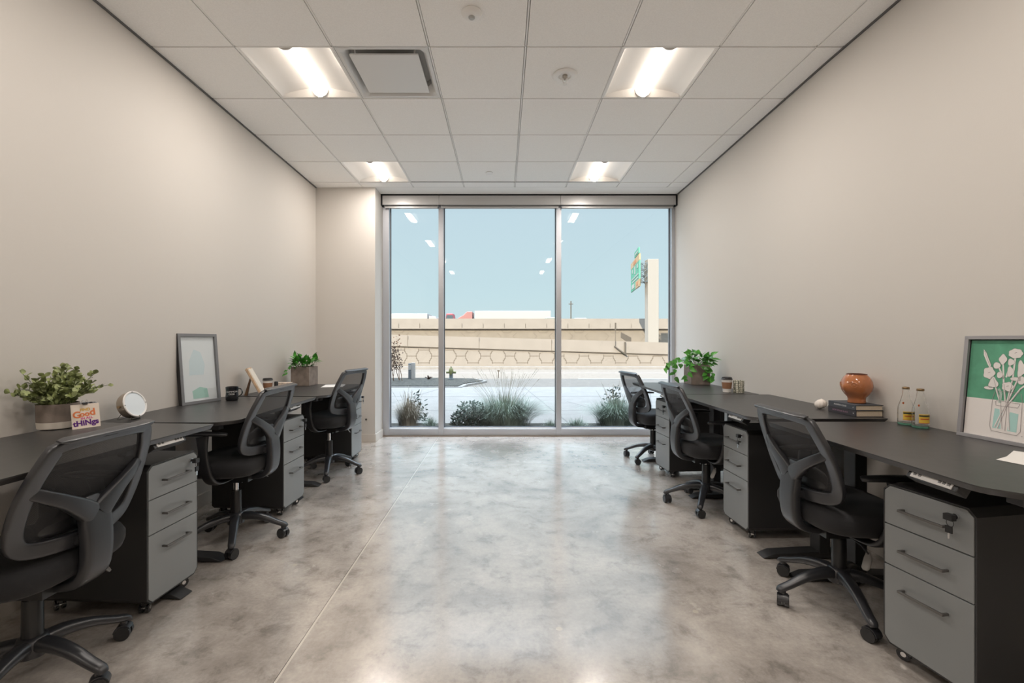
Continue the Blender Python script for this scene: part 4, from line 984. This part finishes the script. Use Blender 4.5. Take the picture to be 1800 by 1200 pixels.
jt.build('sidewalk_joint', mat('pave_joint', (0.09, 0.088, 0.085), 0.9), swk)
struct(MB().box(-8, 5.93, -.05, 8, 6.75, -.012).build('planting_bed', mulch))
isl = [(-12, 12.05), (-1.2, 12.05), (-1.1, 12.8), (-.75, 13.3), (-.6, 13.7), (-.95, 14.4), (-2, 14.7), (-12, 14.3)]
struct(MB().prism([(x + (.12 if x > -11 else 0), y + (.12 if y > 13 else -.1)) for x, y in isl], -.06, -.005).build('kerb', pave))
struct(MB().prism(isl, -.05, .015).build('island_bed', mulch))
struct(MB().box(2.5, 15.0, -.059, 8.5, 15.12, -.056).box(-12, 17.8, -.059, 30, 17.9, -.056).build('road_marking', mat('road_paint', (0.24, 0.235, 0.22), .8)))
# building above the window (casts the shade on the pavement)
struct(MB().box(-14, 5.93, 3.06, 14, 6.03, 6.0).box(-14, YBACK - 6, 5.9, 14, 6.03, 6.1).box(-14, 5.93, -.1, -1.55, 6.03, 3.1).box(2.2, 5.93, -.1, 14, 6.03, 3.1).box(-14, YBACK - 6, -.1, -2.8, 5.93, 6.1).box(2.8, YBACK - 6, -.1, 14, 5.93, 6.1).build('building_shell', conc))
# lower retaining wall
YL = 21.0
def zpar(x): return 0.938 - (x + 5.3) * .0352
def ztp(x): return 1.495 - (x + 5.3) * .0285
rw = MB(); X0, X1 = -14, 26
def slab(mb, x0, x1, za0, za1, zb0, zb1, y0, y1):
    mb.rings([[Vector((x0, y, z)) for y, z in ((y0, za0), (y1, za0), (y1, za1), (y0, za1))], [Vector((x1, y, z)) for y, z in ((y0, zb0), (y1, zb0), (y1, zb1), (y0, zb1))]])
slab(rw, X0, X1, -.1, zpar(X0), -.1, max(.02, zpar(X1)), YL, YL + .4)
rwo = struct(rw.build('retaining_wall_lower', conc))
pp = MB(); slab(pp, X0, X1, zpar(X0), ztp(X0) - .2, max(.03, zpar(X1)), ztp(X1) - .2, YL - .06, YL + .4); slab(pp, X0, X1, ztp(X0) - .2, ztp(X0), ztp(X1) - .2, ztp(X1), YL - .03, YL + .3)
pp.build('parapet', conc, rwo)
jn = MB(); slab(jn, X0, X1, zpar(X0) - .03, zpar(X0) + .008, max(.0, zpar(X1) - .03), max(.02, zpar(X1)), YL - .05, YL + .1)
def seg2(mb, x0, z0, x1, z1, wd, y):
    d = Vector((x1 - x0, 0, z1 - z0)); L = d.length or 1; d /= L; s_ = Vector((-d.z, 0, d.x)) * wd / 2; a, b_ = Vector((x0, y, z0)), Vector((x1, y, z1))
    mb.add([a - s_, a + s_, b_ + s_, b_ - s_], [(0, 1, 2, 3)])
for xj in (-4.4, -1.1, 2.25, 5.6, 8.9): seg2(jn, xj, zpar(xj), xj, ztp(xj) - .02, .018, YL - .065)
pitch = 1.14; wj = .026; yj = YL - .004
for k in range(-8, 14):
    x = -3.66 + k * pitch; top = zpar(x + .3)
    # cross-shaped precast panel
    for sgn in (-1, 1):
        e = x + sgn * .25; zs = [(.14, e), (.30, e), (.30, e + sgn * .05), (.38, e + sgn * .05), (.38, e + sgn * .10), (.62, e + sgn * .10), (.62, e + sgn * .05), (.70, e + sgn * .05), (.70, e), (.95, e)]
        for (za, xa), (zb, xb) in zip(zs[:-1], zs[1:]):
            if za < top - .02: seg2(jn, xa, za, xb, min(zb, top - .02), wj, yj)
    seg2(jn, x - .25, .19, x + .25, .19, wj, yj)
    if top > .80: seg2(jn, x - .25, .78, x + .25, .78, wj, yj)
    seg2(jn, x + .35, .50, x + pitch - .35, .50, wj, yj)
jn.build('panel_joint', joint, rwo)
struct(MB().box(-14, 20.4, -.1, 26, YL, .03).build('gutter', pave))
# upper retaining wall
YU = 34.0
uw = struct(MB().box(-30, YU, -.1, 40, YU + .5, 2.09).build('retaining_wall_upper', conc2))
MB().box(-30, YU - .12, 2.09, 40, YU + .4, 2.86).box(-30, YU - .16, 2.10, 40, YU, 2.16).build('parapet', conc, uw)
jn = MB()
for k in range(-14, 22): seg2(jn, k * 1.58 + .1, 2.16, k * 1.58 + .1, 2.50, .022, YU - .165)
jn.box(-30, YU - .13, 2.065, 40, YU, 2.10)
for k in range(-16, 24):
    cx = k * 1.35 + .3
    if k % 2 == 0:
        for a in ((cx - .45, 2.06, cx - .25, 1.8), (cx + .45, 2.06, cx + .25, 1.8), (cx - .25, 1.8, cx + .25, 1.8)): seg2(jn, *a, .02, YU - .004)
    else:
        for a in ((cx - .9, 1.55, cx - .62, 1.8), (cx + .9, 1.55, cx + .62, 1.8), (cx - .62, 1.2, cx - .9, 1.55), (cx + .62, 1.2, cx + .9, 1.55)): seg2(jn, *a, .02, YU - .004)
jn.build('panel_joint', joint, uw)
struct(MB().box(-40, YL + .4, -.1, 60, YU, .5).build('ramp_ground', asphalt))
struct(MB().box(-60, YU + .5, -.1, 80, 60, .9).build('highway_deck', asphalt))

# sign column with truss-mounted highway sign
t = thing('sign_column', 'tall pale concrete column beyond the wall, seen through the right pane', 'column', (8.96, 27.3, .5))
MB().box(-.32, -.32, -.3, .32, .32, 5.58).box(-.33, -.33, -.3, .33, .33, .3).build('shaft', mat('column_white', (0.205, 0.195, 0.178), .85), t, bevel=.02)
hs_ = thing('highway_sign', 'green and yellow highway sign on a lattice truss beside the tall column', 'sign', (8.16, 27.0, 4.5), math.atan2(4.0, .63))
gm = mat('sign_green', (0.055, 0.22, 0.155), .6); ym = mat('sign_yellow', (0.28, 0.20, 0.12), .6); wm = mat('sign_white', (0.26, 0.27, 0.26), .6); om = mat('sign_orange', (.28, .12, .05), .6)
Ls = 4.05
b1 = MB().box(0, -.04, 0, Ls, .04, 1.55).box(0.3, -.04, 2.0, 2.2, .04, 2.35).build('sign_panel', gm, hs_)
y1 = MB().box(0, -.045, 1.52, Ls, .045, 1.92).box(0.0, -.046, -.02, 1.7, .046, .42).build('yellow_panel', ym, hs_, label='yellow exit band')
ltr = MB()
for s_ in (-1, 1):
    yy = s_ * .05
    for x0, z0, x1, z1 in ((1.7, .95, 2.1, 1.45), (.5, 1.15, .95, 1.4), (2.9, 1.15, 3.3, 1.4), (.3, .72, 3.7, .80), (.4, .52, 3.2, .60), (2.2, .12, 3.5, .40), (.5, 2.1, 1.9, 2.2)):
        ltr.box(x0, min(yy, yy * 1.1), z0, x1, max(yy, yy * 1.1), z1)
ltr.build('lettering', wm, hs_)
MB().box(.5, -.055, .1, 1.2, .055, .32).box(1.2, -.055, 1.6, 2.6, .055, 1.82).build('arrow', om, hs_)
# the truss, a thing that carries the sign
tr = MB()
for (px, py) in ((8.25, 27.05), (8.25, 27.7), (8.64, 27.05), (8.64, 27.7)): tr.cyl((px, py, 4.7), (px, py, 5.85), .025, n=6)
for z0 in (4.75, 5.12, 5.50, 5.85):
    tr.cyl((8.22, 27.05, z0), (8.66, 27.05, z0), .022, n=6).cyl((8.22, 27.7, z0), (8.66, 27.7, z0), .022, n=6)
for z0, z1 in ((4.75, 5.12), (5.12, 5.50), (5.50, 5.85)):
    for py in (27.05, 27.7): tr.cyl((8.25, py, z0), (8.64, py, z1), .018, n=6).cyl((8.64, py, z0), (8.25, py, z1), .018, n=6)
    tr.cyl((8.25, 27.05, z0), (8.25, 27.7, z1), .018, n=6)
tag(tr.build('sign_truss', mat('truss_grey', (0.07, 0.09, 0.10), .5)), 'dark lattice truss joining the highway sign to the concrete column', 'truss')
# shadows of an overhead sign on the walls, modelled as solid panel and bars
def pxyz(px, py, Y): return Vector(((px - 884) * Y / F, Y, 1.215 - (py - 598.5) * Y / F))
sgm = mat('shadow_pole_brown', (0.055, 0.046, 0.036), .7)  # tone of the modelled sign shadows, shared with the real pole and stake
t = thing('sign_shadow_panel', 'sign shadow built as a dark panel and stem before the upper highway wall', 'sign', pxyz(1101, 613, 22.5))
MB().rings([[Vector((x, y, z)) for x, z in ((-.27, .83), (.24, .56), (.24, .22), (-.27, .55))] for y in (-.015, .015)]).build('sign_panel', sgm, t)  # slanted sign shadow given as a solid panel
MB().cyl((0, 0.03, -.5), (0, 0.03, .7), .03, n=10).build('post', sgm, t)  # stem of that shadow, modelled as a cylinder
t = thing('sign_shadow_bars', 'sign shadow built as dark bars, with slanted brace on the lower highway wall', 'post', pxyz(1080, 609, 20.88))
MB().cyl((.05, 0, .75), (.05, 0, 1.1), .035, n=8).cyl((.04, 0, .0), (.05, 0, .75), .012, n=8).build('post', sgm, t)  # upright part of the wall shadow as thin solid bars
MB().tube([(.0, 0, .02), (.25, 0, -.18), (.56, 0, -.38)], .035, 8).cyl((.50, 0, -.36), (.50, 0, .22), .03, n=8).build('streak', sgm, t)  # slanted part of the wall shadow as a solid tube

# vehicles on the highway
deck = .9
tw_ = mat('trailer_white', (0.24, 0.235, 0.23), .6); rd = mat('cab_red', (0.20, 0.035, 0.045), .5); rd2 = mat('cab_faded_red', (0.20, 0.09, 0.085), .5); tyre = mat('tyre', (.02, .02, .02), .8)
def wheels(mb, xs, y0, y1, r_=.48):
    for x in xs:
        for y in (y0, y1): mb.cyl((x, y - .14, r_), (x, y + .14, r_), r_, n=18)
t = thing('semi_truck', 'white semi trailer truck with faded red cab on the highway, centre pane', 'truck', (0, 39, deck))
MB().box(-2.35, -1.2, 1.1, 4.0, 1.2, 2.80).build('trailer', tw_, t, bevel=.03)
MB().rings([[Vector((x, y, z)) for x, z in ((-3.75, .5), (-2.55, .5), (-2.55, 2.75), (-3.0, 2.75), (-3.3, 2.45), (-3.75, 2.2))] for y in (-1.15, 1.15)]).build('cab', rd2, t, bevel=.04)
MB().rings([[Vector((x, y, z)) for x, z in ((-3.72, 1.7), (-3.6, 1.7), (-3.35, 2.35), (-3.5, 2.3))] for y in (-1.0, 1.0)]).build('windscreen', mat('vehicle_glass', (.05, .07, .08), .1), t)
mw = MB(); wheels(mw, (-3.2, -1.8, 3.0, 3.7), -1.0, 1.0); mw.build('wheel', tyre, t)
t = thing('white_trailer', 'long white box trailer on the highway behind the narrow left pane', 'trailer', (-8.2, 39, deck))
MB().box(-2.6, -1.2, 1.1, 1.9, 1.2, 2.58).build('box', tw_, t, bevel=.03)
mw = MB(); wheels(mw, (-1.8, -.6, 1.2), -1.0, 1.0); mw.build('wheel', tyre, t)
MB().rings([[Vector((x, y, z)) for x, z in ((2.0, .5), (2.9, .5), (2.9, 1.6), (2.55, 2.35), (2.0, 2.4))] for y in (-1.1, 1.1)]).build('cab', tw_, t, bevel=.04)
def car(name, label, x, y, m, h_=2.42, L=1.5):
    t = thing(name, label, 'car', (x, y, deck))
    MB().rings([[Vector((a, b_, c)) for a, c in ((-L, .35), (L, .35), (L, h_ * .55), (L * .72, h_ * .62), (L * .45, h_), (-L * .6, h_), (-L * .92, h_ * .62), (-L, h_ * .55))] for b_ in (-.85, .85)]).build('body', m, t, bevel=.08)
    MB().rings([[Vector((a, b_, c)) for a, c in ((L * .66, h_ * .64), (L * .42, h_ * .94), (-L * .55, h_ * .94), (-L * .82, h_ * .64))] for b_ in (-.86, .86)]).build('window', bpy.data.materials['vehicle_glass'], t)
    k = MB(); wheels(k, (-L * .62, L * .62), -.75, .75, .36); k.build('wheel', tyre, t)
car('van', 'red van on the highway left of the semi truck', -4.45, 39, rd, 2.62, .52)
car('car', 'grey-green car on the highway just right of the white semi trailer', 3.9, 36.2, mat('car_green', (.13, .16, .15), .5), 2.15, .9)
car('car', 'grey-green car on the highway behind the window mullion, farthest right', 6.15, 36.2, bpy.data.materials['car_green'], 2.10, .9)
tag(MB().cyl((0, 0, 0), (0, 0, 5.2 - .55), .05, n=8).cyl((-.2, 0, 4.4), (.2, 0, 4.4), .03, n=6).build('utility_pole', sgm, loc=(6.0, 40.0, -.55 + .6)), 'thin dark utility pole above the highway right of the centre mullion', 'pole')

# hydrant, utility box, markers, small tree
t = thing('fire_hydrant', 'small green and yellow fire hydrant on the mulch island', 'hydrant', (-1.60, 14.0, .015))
hg = mat('hydrant_olive', (0.10, 0.10, 0.032), .6); hgr = mat('hydrant_grey', (0.11, 0.125, 0.13), .6)
MB().lathe([(0, 0), (.085, 0), (.085, .03), (.058, .035), (.055, .20), (.07, .205), (.07, .225)], n=20, cap=False).build('barrel', hgr, t)
MB().lathe([(.07, .22), (.075, .24), (.065, .30), (.045, .345), (.02, .37), (.02, .40), (0, .405)], n=20, cap=False).cyl((-.15, 0, .22), (.15, 0, .22), .035, n=12).cyl((0, -.11, .20), (0, 0, .20), .045, n=12).build('bonnet', hg, t)
t = thing('utility_cabinet', 'grey and white utility post standing behind the mulch island', 'utility box', (-2.88, 14.3, .0))
MB().box(-.09, -.08, 0, .0, .08, .50).build('grey_housing', mat('utility_grey', (.10, .105, .11), .6), t, bevel=.008)
MB().box(0, -.07, 0, .11, .07, .52).box(-.09, -.085, .30, .0, -.08, .46).build('white_housing', mat('utility_white', (.27, .25, .23), .6), t, bevel=.008)
tag(MB().cyl((0, 0, 0), (0, 0, .26), .012, n=8).box(-.04, -.01, .22, .04, .01, .27).build('marker_stake', sgm, loc=(-.15, 15.5, -.06)), 'thin stake marker at the roadside above the tall grass', 'stake')
leaf_br = mat('brown_leaf', (0.075, 0.045, 0.03), .8, noise_amt=.4, noise_scale=8)
t = thing('young_tree', 'thin young tree with sparse brown leaves at the left edge of the window', 'tree', (-3.22, 13.6, .015))
tk = MB(); lf = MB()
for q in range(5):
    a = rnd.uniform(0, 2 * PI); b0 = Vector((rnd.uniform(-.1, .2), 0, 0)); top_ = Vector((.12 * math.cos(a) - .05, .12 * math.sin(a), rnd.uniform(.9, 1.3)))
    pts = [b0 + (top_ - b0) * (i / 8) + rand_unit() * .02 for i in range(9)]; tk.tube(pts, [.012 - .001 * i for i in range(9)], 6)
    for i in range(3, 9):
        for _ in range(9): leaf(lf, pts[i] + rand_unit() * .10, rand_unit(), rand_unit(), .06, .04)
tk.build('trunk', wood_d, t); lf.build('foliage', leaf_br, t, recalc=False)
tag((lambda: (lambda b: ([leaf(b, (rnd.uniform(-.06, .06), 0, rnd.uniform(0, .05)), rand_unit(0, 1), rand_unit(), .09, .03) for _ in range(30)], b)[1])(MB()))().build('small_shrub', leaf_br, loc=(-2.0 - .28, 14.0, .015), recalc=False), 'tiny brown shrub on the mulch island between utility post and hydrant', 'shrub')

# ornamental grasses and shrubs in the bed
gr_g = mat('grass_green', (0.25, 0.31, 0.26), .7, noise_amt=.5, noise_scale=6); gr_t = mat('grass_tan', (0.36, 0.32, 0.26), .8, noise_amt=.3, noise_scale=5)
plume_m = mat('grass_plume', (0.50, 0.46, 0.40), .9); shrub_m = mat('shrub_green', (0.05, 0.08, 0.068), .7, noise_amt=.5, noise_scale=10)
def grass(label, x, y, n_, rad, H, m, n_pl, ph_, group='ornamental grasses outside the window', name='ornamental_grass'):
    t = thing(name, label, 'plant', (x, y, -.012), 0, group); b = MB(); p = MB()
    for _ in range(n_):
        a = rnd.uniform(0, 2 * PI); r0 = rnd.uniform(0, .42) * rad; L = H * rnd.uniform(.5, 1.0); sp_ = rnd.uniform(.05, 1) * rad * .8
        d = Vector((math.cos(a), math.sin(a) * .55, 0)); s_ = Vector((-d.y, d.x, 0)).normalized() * rnd.uniform(.0022, .0048)
        base = d * r0; rows = []
        for i in range(6):
            u = i / 5; c = base + d * sp_ * u ** 1.5 + Vector((0, 0, L * (1.25 * u - .25 * u ** 3 - (.75 * sp_ / rad) * u ** 3 * .8)))
            if y + c.y < 5.97: c.y = 5.97 - y
            rows.append([c - s_ * (1 - u * .9), c + s_ * (1 - u * .9)])
        b.grid(rows)
    b.build('blades', m, t, recalc=False)
    if n_pl:
        for _ in range(n_pl):
            a = rnd.uniform(0, 2 * PI); sp_ = rnd.uniform(.0, 1) * rad * .75; L = ph_ * rnd.uniform(.7, 1.0); d = Vector((math.cos(a), math.sin(a) * .5, 0))
            pts = [d * (sp_ * (i / 6) ** 1.3) + Vector((0, 0, L * i / 6)) for i in range(7)]
            for q in pts:
                if y + q.y < 5.98: q.y = 5.98 - y
            p.tube(pts, .0011, 4)
            tip = pts[-1]; dd = (pts[-1] - pts[-2]).normalized()
            for _ in range(26):
                u = rnd.uniform(-.1, .02); c = tip + dd * u; e = c + (dd * .8 + rand_unit() * .5) * rnd.uniform(.012, .022)
                s_ = rand_unit() * .0016; p.add([c - s_, c + s_, e], [(0, 1, 2)])
        p.build('plumes', plume_m, t, recalc=False, label='pale feathery seed heads')
    return t
grass('dry tan ornamental grass clump at the lower left of the narrow pane', -1.33, 6.38, 1100, .34, .50, gr_t, 26, .58)
grass('large green ornamental grass clump with tall plumes in the centre pane', 0.03, 6.45, 3400, .82, .56, gr_g, 70, .84)
grass('green ornamental grass clump with plumes behind the far right chair', 1.60, 6.45, 2200, .62, .50, gr_g, 34, .64)
grass('small low green grass tuft beside the left mullion', -.98, 6.15, 300, .18, .24, gr_g, 0, 0, name='grass_tuft')
grass('small low green grass tuft just left of the right mullion', .74 - .10, 6.15, 260, .17, .20, gr_g, 0, 0, name='grass_tuft')
grass('small low green grass tuft just right of the right mullion', 1.00, 6.15, 420, .26, .22, gr_g, 0, 0, name='grass_tuft')
def shrub(label, x, y, w_, h_, n_):
    t = thing('leafy_shrub', label, 'shrub', (x, y, -.012)); b = MB(); s = MB()
    for _ in range(n_):
        a = rnd.uniform(0, 2 * PI); r_ = rnd.uniform(0, 1) ** .5; p = Vector((math.cos(a) * w_ * r_, max(5.99 - y, math.sin(a) * w_ * .6 * r_), h_ * rnd.uniform(.05, 1) * math.sqrt(max(.05, 1 - r_ * r_))))
        leaf(b, p, rand_unit(-.1, 1), rand_unit(), rnd.uniform(.04, .065), .020, 'oval')
    for _ in range(16):
        a = rnd.uniform(0, 2 * PI); s.tube([(0, 0, 0), (math.cos(a) * w_ * .5, math.sin(a) * w_ * .25, h_ * .6)], .003, 4)
    b.build('foliage', shrub_m, t, recalc=False); s.build('branch', wood_d, t)
shrub('dark leafy shrub left of the large centre grass clump', -.44, 6.50, .30, .36, 1300)
shrub('dark leafy shrub behind the dry tan grass at the left pane', -1.30, 6.72, .18, .50, 300)
shrub('dark leafy shrub showing above the right hand grass clump', 1.66, 6.74, .20, .56, 420)
